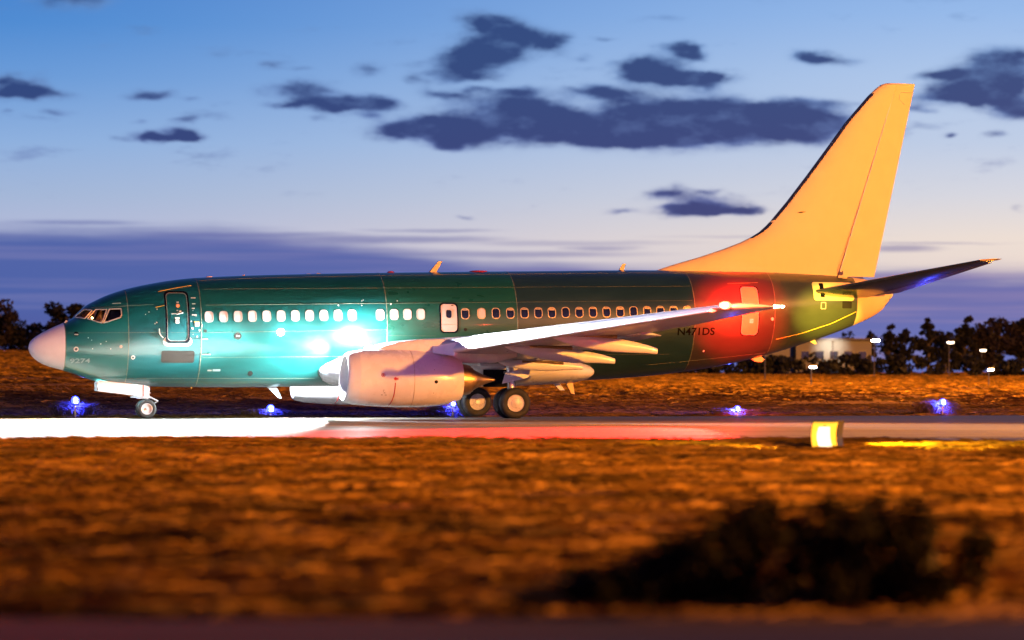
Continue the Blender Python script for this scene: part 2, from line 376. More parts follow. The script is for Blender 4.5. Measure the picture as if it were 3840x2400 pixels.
# --- taxiway
def asphalt(name, c, rough, sc=1.0):
    m = bpy.data.materials.new(name); m.use_nodes = True; nt = m.node_tree; h = G(nt); b = nt.nodes['Principled BSDF']
    t = h.n('ShaderNodeTexCoord').outputs['Object']
    f = h.noise(h.v('MULTIPLY', t, (.12, .8, 1)), .55*sc, 6, .6); f2 = h.noise(t, 26*sc, 3, .7); f3 = h.noise(h.v('MULTIPLY', t, (.02, 1, 1)), 1.1, 3, .5)
    mm = h.m('ADD', h.m('ADD', h.m('MULTIPLY', f, .45), h.m('MULTIPLY', f2, .25)), h.m('MULTIPLY', f3, .3))
    h.put(b.inputs['Base Color'], h.ramp(mm, [(.3, tuple(q*.62 for q in c)+(1,)), (.7, tuple(q*1.35 for q in c)+(1,))]))
    h.put(b.inputs['Roughness'], h.ss(f3, .3, .7, rough*.75, min(1, rough*1.2))); b.inputs['Specular IOR Level'].default_value = .12
    bp = h.n('ShaderNodeBump'); bp.inputs['Strength'].default_value = .35; bp.inputs['Distance'].default_value = .01
    h.put(bp.inputs['Height'], f2); nt.links.new(bp.outputs[0], b.inputs['Normal'])
    return m
M['concrete'] = asphalt('taxiway_concrete', (.135, .122, .108), .62)
M['road'] = asphalt('road_asphalt', (.014, .006, .008), .9, 1.6)
def pav_z(y): return np.where(y > .5, .004-.015*(y-.5), .004)
px_ = np.concatenate([np.linspace(-800, -40, 20), np.linspace(-36, 75, 112), np.linspace(80, 90, 3)])
rows = 26; VV = []
for x in px_:
    y0 = max(float(near_edge(x)), -200)
    for k in range(rows):
        t = k/(rows-1); y = y0+(.5-y0)*(t/.75) if t < .75 else .5+13.7*(t-.75)/.25
        VV.append((x, y, float(pav_z(np.array(y)))))
n0 = len(px_); I = np.arange(n0*rows).reshape(n0, rows)
Fp = np.stack([I[:-1, :-1], I[1:, :-1], I[1:, 1:], I[:-1, 1:]], -1).reshape(-1, 4)
VV = np.array(VV)
tail = np.array([[90, -200, .004], [900, -200, .004], [900, .5, .004], [90, .5, .004], [900, 14.2, -.2], [90, 14.2, -.2]])
b0 = len(VV); VV = np.concatenate([VV, tail]); Fp = np.concatenate([Fp, [[b0, b0+1, b0+2, b0+3], [b0+3, b0+2, b0+4, b0+5]]])
me = np_mesh('taxiway', VV, Fp, M['concrete']); tw = bpy.data.objects.new('taxiway', me); COL.objects.link(tw); tw['kind'] = 'structure'
tw['label'] = 'taxiway pavement under the airliner'
def strip(name, x0, x1, yc, w, m, n=60):
    b = MB(); xx = np.linspace(x0, x1, n)
    V = []
    for x in xx:
        for y in (yc-w/2, yc+w/2): V.append((x, y, float(pav_z(np.array(y)))+.004))
    b.add(V, [(2*i, 2*i+2, 2*i+3, 2*i+1) for i in range(n-1)])
    o = b.build(name, m, None, 0); o.parent = tw; return o
M['line_yellow'] = mat('marking_yellow', (.55, .36, .05), .55, noise=(3, .35, 6, (.4, 3, 1)))
strip('taxiway_marking', -300, 300, .25, .16, 'line_yellow'); strip('taxiway_marking', -300, 60, -17.6, .16, 'line_yellow'); strip('taxiway_marking', -300, 60, -18.0, .16, 'line_yellow')
# --- road in front of the photographer (runs across the view)
F2 = Vector((math.sin(YAW), math.cos(YAW), 0)); R2 = Vector((math.cos(YAW), -math.sin(YAW), 0)); C0 = Vector((CAM.x, CAM.y, 0))
b = MB(); nn = 80; V = []
for i in range(nn):
    r = -160+320*i/(nn-1); e = 16.9+.65*min(1, (r/3)**2)+max(0, abs(r)-3)*.05
    for d in (5.0, 11.0, e): V.append(C0+R2*r+F2*d+Vector((0, 0, .085)))
b.add(V, [(3*i+k, 3*i+3+k, 3*i+4+k, 3*i+1+k) for i in range(nn-1) for k in (0, 1)])
rd = b.build('road', 'road', None, 0); rd['kind'] = 'structure'; rd['label'] = 'dark perimeter road along the bottom of the view'
# --- perimeter track beyond the far field
b = MB(); V = []
for i in range(50):
    x = 40+160*i/49; y = 236-.28*(x-110)
    for dy_ in (-2.2, 2.2): V.append((x, y+dy_, float(ground_z(x, y+dy_))+.06))
b.add(V, [(2*i, 2*i+2, 2*i+3, 2*i+1) for i in range(49)])
pt = b.build('path', 'road', None, 0); pt['kind'] = 'structure'

# ------------------------------------------------------------------ grass: real blades, tufts bent over by the wind along the taxiway
def grass_material(name, cols, sc):
    m = bpy.data.materials.new(name); m.use_nodes = True; nt = m.node_tree; h = G(nt); b = nt.nodes['Principled BSDF']
    t = h.v('MULTIPLY', h.n('ShaderNodeTexCoord').outputs['Object'], (.45, 1.0, .4))
    f = h.noise(t, sc, 4, .6); f2 = h.noise(t, sc*7, 2, .5)
    h.put(b.inputs['Base Color'], h.ramp(h.m('ADD', h.m('MULTIPLY', f, .7), h.m('MULTIPLY', f2, .3)), [(p, c+(1,)) for p, c in cols]))
    b.inputs['Roughness'].default_value = .7; b.inputs['Specular IOR Level'].default_value = .15
    return m
M['grass'] = grass_material('dry_grass', [(.36, (.018, .011, .003)), (.46, (.085, .048, .008)), (.56, (.19, .095, .014)), (.68, (.34, .19, .03))], .8)
def blades(n, sampler, hgt, wid, lean, seed):
    rng = np.random.default_rng(seed)
    x, y, sc = sampler(n, rng); n = len(x)
    z = ground_z(x, y)-.02
    hh = hgt*sc*rng.uniform(.55, 1.25, n); ww = wid*sc*rng.uniform(.7, 1.4, n)
    L = hh*rng.uniform(.5, 1.6, n)*lean; sgn = np.where(rng.uniform(0, 1, n) < .8, -1.0, 1.0); az_ = rng.normal(0, .28, n)
    ux_ = (R2.x*np.cos(az_)-R2.y*np.sin(az_))*sgn; uy_ = (R2.y*np.cos(az_)+R2.x*np.sin(az_))*sgn
    base = np.stack([x, y, z], -1); up = np.stack([0*x, 0*x, ww/2], -1); sd = np.stack([-uy_*ww*.35, ux_*ww*.35, 0*x], -1)+up
    mid = base+np.stack([ux_*L*.45, uy_*L*.45, hh*.75], -1); tip = base+np.stack([ux_*L, uy_*L, hh*rng.uniform(.5, 1.05, n)], -1)
    V = np.stack([base-sd, base+sd, mid+sd, mid-sd, tip], 1).reshape(-1, 3)
    o = np.arange(n)[:, None]*5
    T = np.concatenate([o+np.array([[0, 1, 2]]), o+np.array([[0, 2, 3]]), o+np.array([[3, 2, 4]])])
    return V, T
def samp_near(n, rng):
    d = 17.2+(78-17.2)*rng.uniform(0, 1, n)**1.15
    a = rng.uniform(-.26, .26, n); r = a*(d+6)
    x = CAM.x+F2.x*d+R2.x*r; y = CAM.y+F2.y*d+R2.y*r
    dens = fbm(x*.55+y*.1, y*1.25, 11, 3)
    keep = (y < near_edge(x)-.15) & (rng.uniform(0, 1, n) < np.clip((dens-.26)*3.4, .05, 1))
    x, y, d, dens = x[keep], y[keep], d[keep], dens[keep]
    return x, y, (.55+1.2*np.clip(dens-.2, 0, .6))*(.8+d/70)
def samp_far(n, rng):
    d = 118+(400-118)*rng.uniform(0, 1, n)**1.7
    a = rng.uniform(-.27, .27, n); r = a*d
    x = CAM.x+F2.x*d+R2.x*r; y = CAM.y+F2.y*d+R2.y*r
    dens = fbm(x*.10, y*.30, 21, 3)
    keep = (y > 15.2) & (y < 300) & (rng.uniform(0, 1, n) < np.clip((dens-.28)*3.2, .04, 1))
    x, y, d, dens = x[keep], y[keep], d[keep], dens[keep]
    return x, y, (.5+1.1*np.clip(dens-.2, 0, .6))*(d/130)
V, T = blades(440000, samp_near, .085, .017, 3.0, 5)
me = np_mesh('grass', V, T, M['grass'], 3); o = bpy.data.objects.new('grass', me); COL.objects.link(o); o['kind'] = 'stuff'
o['label'] = 'wind-bent dry grass between the road and the taxiway'; o['category'] = 'grass'
V, T = blades(140000, samp_far, .14, .045, 4.0, 6)
VE = []; TE = []; n0_ = len(V)
for q, (ex, ey) in enumerate(((3.4, 16.5), (11.4, 16.5), (19.1, 16.5), (31.6, 16.5), (41.0, 16.5))):  # taller tufts added behind the edge lights to catch a blue halo
    v_, t_ = blades(900, lambda n, rng: (ex+rng.normal(0, .42, n), ey+.45+np.abs(rng.normal(0, .35, n)), np.ones(n)), (.62, .36, .5, .34, .62)[q], .03, .5, 60+q)
    VE.append(v_); TE.append(t_+n0_+sum(len(a) for a in VE[:-1]))
V = np.concatenate([V]+VE); T = np.concatenate([T]+TE)
me = np_mesh('grass', V, T, M['grass'], 3); o = bpy.data.objects.new('grass', me); COL.objects.link(o); o['kind'] = 'stuff'
o['label'] = 'dry grass of the field beyond the taxiway, with tufts added behind the edge lights'; o['category'] = 'grass'

# ------------------------------------------------------------------ foliage
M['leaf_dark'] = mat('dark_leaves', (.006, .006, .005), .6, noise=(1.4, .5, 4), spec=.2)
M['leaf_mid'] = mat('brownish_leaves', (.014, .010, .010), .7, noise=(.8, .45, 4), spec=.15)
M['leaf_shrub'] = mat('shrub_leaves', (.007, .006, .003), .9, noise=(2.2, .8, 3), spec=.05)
def leaf_cloud(centres, radii, per, size, rng, flat=.85):
    V = []; n = 0
    for c, r in zip(centres, radii):
        p = rng.normal(0, 1, (per, 3)); p /= np.linalg.norm(p, axis=1)[:, None]
        p = np.array(c)+p*np.array([r, r, r*flat])*(rng.uniform(.25, 1, (per, 1))**.45)
        u = rng.normal(0, 1, (per, 3)); u /= np.linalg.norm(u, axis=1)[:, None]
        w = np.cross(u, rng.normal(0, 1, (per, 3))); w /= np.linalg.norm(w, axis=1)[:, None]
        s = size*rng.uniform(.6, 1.4, (per, 1))
        V.append(np.stack([p-u*s, p+w*s*.55, p+u*s, p-w*s*.55], 1))
    V = np.concatenate(V).reshape(-1, 3); return V, np.arange(len(V)).reshape(-1, 4)
def crown_mesh(kind, rng):
    """unit-ish trees: height 8 m"""
    C = []; Rr = []
    if kind == 'round':
        for _ in range(34):
            a = rng.uniform(0, 6.28); q = rng.uniform(0, 1)**.5; h = rng.uniform(-1, 1)
            rr = 2.5*math.sqrt(max(.05, 1-h*h*.9))
            C.append((rr*q*math.cos(a), rr*q*math.sin(a), 4.9+h*2.5)); Rr.append(rng.uniform(.6, 1.05))
    elif kind == 'tall':
        for _ in range(34):
            a = rng.uniform(0, 6.28); h = rng.uniform(0, 1); rr = 1.5*(1-h*.75)+.15; q = rng.uniform(0, 1)**.5
            C.append((rr*q*math.cos(a), rr*q*math.sin(a), 1.4+h*6.4)); Rr.append(rng.uniform(.35, .7)*(1-.4*h))
    else:
        for _ in range(38):
            a = rng.uniform(0, 6.28); q = rng.uniform(0, 1)**.5; h = rng.uniform(-1, 1)
            rr = 3.8*math.sqrt(max(.05, 1-h*h*.9))
            C.append((rr*q*math.cos(a), rr*q*math.sin(a), 3.7+h*2.6)); Rr.append(rng.uniform(.7, 1.2))
    return leaf_cloud(C, Rr, 62, .30, rng)
TREE = {}
for kind, m in (('round', 'leaf_dark'), ('tall', 'leaf_dark'), ('spread', 'leaf_mid')):
    for v in range(2):
        rng = np.random.default_rng(40+v+len(TREE)*3)
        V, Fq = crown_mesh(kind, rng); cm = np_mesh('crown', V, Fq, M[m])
        b = MB(); b.tube([(0, 0, -.3), (.05, 0, 1.5), (.1, .1, 3.4), (.05, .1, 5.6)], [.24, .19, .13, .05], 8)
        for k in range(6):
            a = k*1.1+v; z0 = 1.8+k*.5; b.tube([(.07, .05, z0), (.7*math.cos(a), .7*math.sin(a), z0+.7), (1.5*math.cos(a), 1.5*math.sin(a), z0+1.2)], [.09, .06, .02], 6)
        t = b.build('trunk', 'bark'); tm = t.data; bpy.data.objects.remove(t)
        TREE[kind, v] = (cm, tm)
def tree(kind, v, x, y, h, label, wid=1.0, rot=0.0):
    z = float(ground_z(x, y)); cm, tm = TREE[kind, v]
    t = thing('tree', label, 'tree', (x, y, z), 'trees along the far side of the field')
    t.rotation_euler.z = rot; s = h/8.0; t.scale = (s*wid, s*wid, s)
    for nme, d in (('trunk', tm), ('crown', cm)):
        o = bpy.data.objects.new(nme, d); COL.objects.link(o); o.parent = t
tree('spread', 0, 21.5, 281, 7.6, 'low broad dark tree at the far left edge of the view', 1.05, .3)
tree('round', 0, 30.0, 276, 6.4, 'round dark tree just behind the tip of the white nose cone', 1.6, 1.1)
tree('spread', 1, 16.5, 284, 7.2, 'broad tree cut off by the left edge of the view', 1.0, 2.0)
for (x, y, kind, v, h, wd, lb) in [
  (127.5, 272, 'spread', 1, 5.6, .75, 'low bushy tree behind the left end of the lit pale building'),
  (131.5, 271, 'round', 0, 5.0, .8, 'small round tree behind the middle of the lit pale building'),
  (134.4, 269, 'tall', 1, 5.7, .9, 'thin dark tree behind the right end of the lit pale building'),
  (136.8, 268, 'tall', 0, 6.5, 1.1, 'first dark pointed tree right of the lit pale building'),
  (138.9, 267.6, 'round', 1, 6.1, .75, 'round dark tree between the two pointed trees beside the building'),
  (141.8, 267, 'tall', 1, 7.4, 1.25, 'tall dark pointed tree halfway between the building and the right edge'),
  (143.9, 266, 'round', 0, 5.9, .8, 'short round tree right of the tall pointed tree'),
  (146.5, 265.6, 'tall', 0, 7.5, 1.35, 'tall black columnar tree under the warm lamp on the right'),
  (149.4, 267, 'spread', 0, 7.7, .8, 'brownish spreading tree right of the black columnar tree'),
  (152.3, 268, 'spread', 1, 8.6, .95, 'biggest brownish spreading tree near the right edge'),
  (156.0, 267, 'round', 1, 7.6, 1.1, 'round tree cut off by the right edge of the view'),
  (113.0, 274, 'round', 1, 5.4, 1.0, 'dark round tree seen under the aft belly of the airliner'),
  (119.5, 273, 'spread', 0, 5.6, .9, 'dark spreading tree below the raised tail of the airliner'),
  (123.8, 273, 'tall', 0, 5.6, 1.2, 'narrow dark tree left of the lit pale building')]:
    tree(kind, v, x, y, h, lb, wd, x*.7)
rng = np.random.default_rng(77); C = []; Rr = []
for i in range(380):
    x = rng.uniform(8, 195); y = 276-.26*(x-110)+rng.uniform(-2, 5); z = float(ground_z(x, y)); hmax = 5.0 if x > 95 else (2.6 if x < 38 else 1.6)
    C.append((x, y, z+rng.uniform(.3, hmax))); Rr.append(rng.uniform(.7, 1.5))
for i in range(150):
    x = rng.uniform(98, 150); y = 232-.26*(x-118)+rng.uniform(-1.5, 1.5); C.append((x, y, float(ground_z(x, y))+rng.uniform(.1, 2.3))); Rr.append(rng.uniform(.5, .9))
for i in range(110):
    x = rng.uniform(9, 40); y = 281-.26*(x-24)+rng.uniform(-2, 2); C.append((x, y, float(ground_z(x, y))+rng.uniform(.2, 3.4))); Rr.append(rng.uniform(.7, 1.4))
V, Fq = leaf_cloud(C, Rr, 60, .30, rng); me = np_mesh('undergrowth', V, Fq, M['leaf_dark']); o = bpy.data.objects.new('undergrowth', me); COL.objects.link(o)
o['kind'] = 'stuff'; o['label'] = 'dark scrub along the foot of the far trees'; o['category'] = 'undergrowth'
# dark sprawling shrub at the near right
sh = thing('shrub', 'dark sprawling evergreen shrub in the near right of the grass beside the road', 'shrub', (-3.0, -88.2, 0))
rng = np.random.default_rng(91); C = []; Rr = []
for i in range(150):
    t = rng.uniform(0, 1); xx = -1.45+2.45*t; top = .12+.50*smooth01(np.array(t), 0, .62); top = float(top)*(1 if t < .93 else .8)
    yy = rng.uniform(-.55, .55)
    C.append((-3.0+xx-.256*0, -88.35-.254*xx+yy, rng.uniform(.03, top))); Rr.append(rng.uniform(.08, .17))
V, Fq = leaf_cloud(C, Rr, 70, .035, rng, 1.0)
fm_ = np_mesh('foliage', V-np.array([-3.0, -88.2, 0]), Fq, M['leaf_shrub']); o = bpy.data.objects.new('foliage', fm_); COL.objects.link(o); o.parent = sh
b = MB()
for i in range(26):
    t = i/25; xx = -1.7+2.6*t; b.tube([(-2.7+.3*xx, -88.3, -.02), (-2.9+.8*xx, -88.35-.2*xx, .12), (-3+xx, -88.35-.254*xx+rng.uniform(-.4, .4), .12+.36*t)], [.018, .012, .005], 6)
b.build('stem', 'bark', sh)

# ================================================================== BACKGROUND: building, lamp posts, edge lights, lamp box, apron masts
bd = thing('building', 'low pale building with a floodlit front beyond the field, behind the tail', 'building', (119.4, 242, 3.6))
zb = 2.4
ux = Vector((.97, -.245, 0)); uy = Vector((.245, .97, 0)); B0 = Vector((119.4, 242, 0))
rotb = Matrix.Rotation(-.2475, 3, 'Z')
M['render_wall'] = mat('pale_render', (.10, .095, .09), .8, noise=(1.2, .15, 5))
M['roofing'] = mat('dark_roofing', (.06, .055, .055), .8, noise=(2, .25, 4))
def bb(c, d): return (B0+ux*c[0]+uy*c[1]+Vector((0, 0, c[2])), d)
b = MB(); b.box(*bb((0, 5, zb+1.6), (9.2, 10, 3.9)), rotb); b.build('wall', 'render_wall', bd, 0)
b = MB(); b.box(*bb((0, 4.8, zb+3.68), (9.9, 11.2, .22)), rotb); b.build('roof', 'roofing', bd, 0)
for i in range(5):
    b = MB(); b.box(*bb((-3.5+1.75*i, -.02, zb+1.75), (1.1, .08, 1.1)), rotb); w_ = b.build('window', 'shell_black', bd, 0)
    b = MB(); b.box(*bb((-3.5+1.75*i, -.075, zb+1.75), (.95, .03, .95)), rotb); b.build('pane', 'pane', w_, 0)
b = MB(); b.box(*bb((4.1, -.02, zb+.7), (.95, .08, 2.1)), rotb); b.build('door', 'grey_panel', bd, 0)
lamp('building_floodlight', 'SPOT', B0+uy*-3.2+Vector((-.5, 0, zb+3.4)), 5200, (1, .9, .68), B0+Vector((-.4, 0, zb+2.7)), 84, 1.0, .15)
b = MB(); b.tube([B0+uy*-3.2+Vector((-.5, 0, zb-.6)), B0+uy*-3.2+Vector((-.5, 0, zb+3.3))], .06, 8); b.box(B0+uy*-3.2+Vector((-.5, -.1, zb+3.42)), (.3, .2, .18))
fl = b.build('floodlight_post', 'dark_metal'); fl['label'] = 'thin floodlight post in front of the pale building'; fl['category'] = 'lamp post'
sd = thing('shed', 'dim grey shed at the left end of the pale building', 'shed', (112.6, 243.5, 2.0))
B0 = Vector((112.6, 243.5, 0))
b = MB(); b.box(*bb((0, 3, 3.4), (3.2, 6, 4.4)), rotb); b.build('wall', 'render_wall', sd, 0)
b = MB(); b.box(*bb((0, 2.9, 5.72), (3.6, 6.6, .2)), rotb); b.build('roof', 'roofing', sd, 0)
b = MB(); b.box(*bb((.2, -.03, 2.9), (1.9, .08, 2.4)), rotb); b.build('door', 'grey_panel', sd, 0)
for (x, y, z, m, s, lb) in [(113.34, 212.27, 5.64, 'em_white', 1.25, 'lit street lamp just right of the pale building roof'), (75.76, 129.01, 2.34, 'em_white', .85, 'low lit lamp post in the dark strip left of the building, above the field edge'),
        (121.46, 210.21, 5.41, 'em_warm', 1.1, 'warm lit street lamp in front of the black columnar tree'), (132.93, 227.95, 4.69, 'em_warm', 1.0, 'faint warm street lamp nearest the right edge, high in the trees'),
        (89.94, 125.41, 2.13, 'em_white', .7, 'low lit lamp post at the far right edge of the field'), (88.41, 177.36, 3.98, 'em_white', .7, 'lit street lamp peeking out under the aft belly'), ]:
    gz = float(ground_z(x, y)); t = thing('street_lamp', lb, 'street lamp', (x, y, gz), 'street lamps beyond the field')
    b = MB(); b.tube([(x+.05, y+.5, gz-.1), (x+.05, y+.5, z-.2), (x+.05, y+.35, z+.02), (x+.05, y+.1, z+.08)], [.07, .05, .04, .04], 8); b.build('pole', 'dark_metal', t)
    b = MB(); b.box((x, y, z+.07), (.75*s, .36, .12)); b.build('lamp_head', 'dark_metal', t, 0)
    b = MB(); b.lathe([(-.36*s, .02), (-.33*s, .09*s), (0, .12*s), (.33*s, .09*s), (.36*s, .02)], (x, y-.05, z-.03), (1, 0, 0), 10); b.build('lens', m, t)
# blue taxiway edge lights
def edge_light(x, y, z, label, s=1.0):
    gz = float(ground_z(x, y)); t = thing('taxiway_edge_light', label, 'edge light', (x, y, gz), 'blue taxiway edge lights')
    b = MB(); b.lathe([(0, .15), (.03, .15), (.05, .05)], (x, y, gz-.03), (0, 0, 1), 14); b.build('base', 'dark_metal', t)
    b = MB(); b.tube([(x, y, gz), (x, y, z-.08*s)], .028, 8); b.build('stem', 'yellow', t)
    b = MB(); b.lathe([(-.10*s, .10*s), (-.06*s, .115*s), (-.05*s, .10*s)], (x, y, z), (0, 0, 1), 16); b.build('collar', 'dark_metal', t)
    b = MB(); b.lathe([(-.05*s, .10*s), (.02*s, .125*s), (.09*s, .12*s), (.15*s, .08*s), (.18*s, .01)], (x, y, z), (0, 0, 1), 18); b.build('lens', 'em_blue', t)
    b = MB(); b.lathe([(-.07*s, .001), (-.06*s, .05*s), (.05*s, .05*s), (.06*s, .001)], (x, y-.12*s, z+.045*s), (0, 0, 1), 12); b.build('bulb', 'em_bluecore', t)
    lamp('edge_lamp', 'SPOT', (x, y+.24, z+.10), 5200, (.006, .012, 1), (x, y+1.6, z-.9), 140, .6, .05)
    lamp('edge_lamp', 'POINT', (x, y-.2, z+.22), 300, (.03, .05, 1), size=.08)
edge_light(3.4, 16.5, .45, 'blue edge light shining below the nose cone, left of the nose wheel', 1.35)
edge_light(11.4, 16.5, .10, 'blue edge light shining between the nose wheel and the far engine', 1.3)
edge_light(19.1, 16.5, .30, 'blue edge light glinting behind the near engine next to the far main wheel', 1.0)
edge_light(31.6, 16.5, .06, 'blue edge light under the registration letters, left of the yellow lamp box', 1.0)
edge_light(41.0, 16.5, .31, 'blue edge light furthest right, beyond the yellow lamp box', 1.2)
# yellow lamp box at the near edge of the taxiway
lx, ly, lz = 11.1, -50.3, float(ground_z(11.1, -50.3))
lb = thing('lamp_box', 'glowing yellow barrel shaped lamp box standing at the near edge of the taxiway', 'lamp box', (lx, ly, lz))
ang = -.70      # faces slightly to the left of the camera
fx = Vector((math.cos(ang), math.sin(ang), 0)); fy = Vector((math.sin(-ang), math.cos(ang), 0)) * 1.0; fy = Vector((-math.sin(ang), math.cos(ang), 0))
L0 = Vector((lx, ly, lz))
def Lp(a, d, z): return L0+fx*a+fy*d+Vector((0, 0, z))
for a in (-.17, .17):
    b = MB(); b.tube([Lp(a, .12, -.05), Lp(a, .12, .06)], .025, 8); b.build('leg', 'shell_black', lb)
b = MB()   # curved housing open to the front: outer shell
HW, HH = .255, .285
rings = []
for i in range(15):
    u = -1+2*i/14; bulge = .05*(1-u*u)
    rings.append((u, bulge))
def shell(off, d0, d1, zc=.345):
    V = []
    for u, bl in rings:
        z = zc+u*(HH+off)
        V.append([Lp(-HW-off-bl, d0, z), Lp(HW+off-.0-bl*.9, d0, z), Lp(HW+off-.0-bl*.9, d1, z), Lp(-HW-off-bl, d1, z)])
    return V
b.loft(shell(.022, .02, .34), True, True); b.build('housing', 'shell_black', lb, 30)
b = MB(); rr = shell(0, 0, .016); b.loft(rr, True, True); b.build('reflector', 'em_signy', lb, 30)
b = MB(); V = []
for u, bl in rings: V.append([Lp(-.135-bl*.9+.02*0, -.004, .335+u*.195), Lp(.115-bl*.5+.02*u*-1, -.004, .335+u*.195), Lp(.115-bl*.5-.02*u, -.012, .335+u*.195), Lp(-.135-bl*.9, -.012, .335+u*.195)])
b.loft(V, True, True); b.build('lamp_panel', 'em_sign', lb, 30)
for z in (.335+.215, .335-.212):
    b = MB(); b.box(Lp(-.02, -.006, z), (.07, .012, .022), Matrix.Rotation(ang, 3, 'Z')); b.build('bracket', 'shell_black', lb, 0)
for z in (.052, .636):
    b = MB(); b.box(Lp(0, -.02, z), (.5, .06, .018), Matrix.Rotation(ang, 3, 'Z')); b.build('rim', 'shell_black', lb, 0)
lamp('lamp_box_light', 'SPOT', L0+R2*.45+F2*-.05+Vector((0, 0, .60)), 5500, (1, .60, .03), L0+R2*6+F2*1.2, 110, .8, .02)
lamp('lamp_box_light', 'SPOT', L0+R2*.40+F2*-.40+Vector((0, 0, .58)), 5000, (1, .60, .03), L0+R2*3.5+F2*-2.6, 120, .8, .02)
lamp('lamp_box_light', 'SPOT', L0-R2*.42+F2*-.30+Vector((0, 0, .58)), 3000, (1, .56, .03), L0-R2*5+F2*-.6, 110, .8, .02)
# apron floodlight masts (outside the view on the right; their sodium light is what colours the scene)
def mast(x, y, h, power, color, target, label, ang_=100):
    t = thing('floodlight_mast', label, 'floodlight mast', (x, y, 0), 'sodium apron floodlight masts')
    b = MB(); b.tube([(x, y, -.3), (x, y, h*.5), (x, y, h)], [.35, .26, .16], 12); b.build('pole', 'steel', t)
    b = MB(); b.box((x, y, h+.1), (3.4, .25, .2)); b.build('crossbar', 'steel', t, 0)
    dv = (Vector(target)-Vector((x, y, h))).normalized()
    for k in range(4):
        c = Vector((x-1.35+.9*k, y, h+.45)); b = MB(); b.box(c, (.6, .35, .45)); hd = b.build('lamp_head', 'dark_metal', t, 0)
        b = MB(); b.box(c+dv*.26, (.42, .05, .34), dv.to_track_quat('Y', 'Z').to_matrix()); b.build('lens', 'em_sodium', hd, 0)
    lamp('floodlight', 'SPOT', Vector((x, y, h+.45))+dv*.6, power, color, target, ang_, .8, .5)
SOD = (1, .36, .04)
mast(66, -80, 15, 680000, SOD, (36, -3, 6), 'sodium floodlight mast on the apron nearest the airliner tail', 50)
mast(62, -44, 20, 1250000, SOD, (17, -27, 0), 'sodium floodlight mast over the curve of the taxiway', 36)
mast(118, 40, 28, 3700000, SOD, (70, 110, 0), 'tall sodium floodlight mast beyond the taxiway on the right', 140)
mast(30, -102, 14, 640000, SOD, (-4, -69, 0), 'short sodium floodlight mast beside the road', 72)


# ================================================================== THE AIRLINER
PT = [(0,2.50),(.04,2.66),(.13,2.78),(.31,2.92),(.67,3.12),(1.26,3.39),(1.52,3.52),(1.74,3.74),(1.96,3.95),(2.34,4.16),(2.7,4.33),(3.45,4.58),(4.2,4.75),(4.94,4.88),(5.7,4.97),(6.45,5.02),(7.2,5.06),(9.4,5.14),(13.3,5.24),(18.3,5.33),(23,5.40),(26,5.40),(29.2,5.30),(31.2,5.12),(32.0,4.86),(32.2,4.60)]
PB = [(0,2.46),(.04,2.33),(.13,2.19),(.49,1.92),(1.27,1.68),(1.97,1.44),(2.4,1.31),(3.2,1.19),(4.2,1.135),(5.5,1.11),(7.2,1.10),(9.4,1.12),(13,1.17),(17,1.24),(19.8,1.33),(22.3,1.48),(24.4,1.72),(26.45,2.10),(28.5,2.66),(30.7,3.42),(31.7,3.92),(32.2,4.50)]
PW = [(0,.02),(.04,.17),(.13,.31),(.31,.46),(.67,.68),(1.27,.96),(2,1.23),(2.7,1.43),(3.45,1.59),(4.2,1.70),(5,1.79),(6,1.86),(7,1.88),(21,1.88),(23,1.83),(25,1.68),(27,1.42),(29,1.06),(30.5,.74),(31.5,.48),(32.2,.12)]
PM = [(0,2.48),(.3,2.50),(1.27,2.6),(2.4,2.75),(4.2,3.0),(6,3.12),(9.4,3.2),(18,3.38),(22,3.55),(25,3.85),(28.5,4.15),(31,4.4),(32.2,4.55)]
def pchip(pts):
    x = np.array([p[0] for p in pts], float); y = np.array([p[1] for p in pts], float)
    h = np.diff(x); d = np.diff(y)/h; m = np.zeros_like(x)
    for i in range(1, len(x)-1):
        if d[i-1]*d[i] > 0:
            a = 2*h[i]+h[i-1]; c = h[i]+2*h[i-1]; m[i] = (a+c)/(a/d[i-1]+c/d[i])
    m[0] = d[0]; m[-1] = d[-1]
    def f(q):
        q = min(max(q, x[0]), x[-1]); i = min(max(int(np.searchsorted(x, q))-1, 0), len(x)-2)
        t = (q-x[i])/h[i]
        return float((1+2*t)*(1-t)**2*y[i]+t*(1-t)**2*h[i]*m[i]+t*t*(3-2*t)*y[i+1]+t*t*(t-1)*h[i]*m[i+1])
    return f
ft, fb, fw, fm = map(pchip, (PT, PB, PW, PM))
def imp(Xq, Yq, Zq):
    m = fm(Xq); h = (ft(Xq)-m) if Zq > m else (m-fb(Xq))
    return (Yq/fw(Xq))**2+((Zq-m)/h)**2-1
def S(Xq, Zq, off=0.0, s=-1):
    """point on the fuselage skin at station X and height Z, pushed out along the normal"""
    m = fm(Xq); h = (ft(Xq)-m) if Zq > m else (m-fb(Xq)); q = max(-.9995, min(.9995, (Zq-m)/h))
    w = fw(Xq); y = s*w*math.sqrt(1-q*q); z = m+q*h; e = .01
    n = Vector(((imp(Xq+e, y, z)-imp(Xq-e, y, z))/(2*e), 2*y/w**2, 2*(z-m)/h**2)).normalized()
    return Vector((Xq, y, z))+n*off
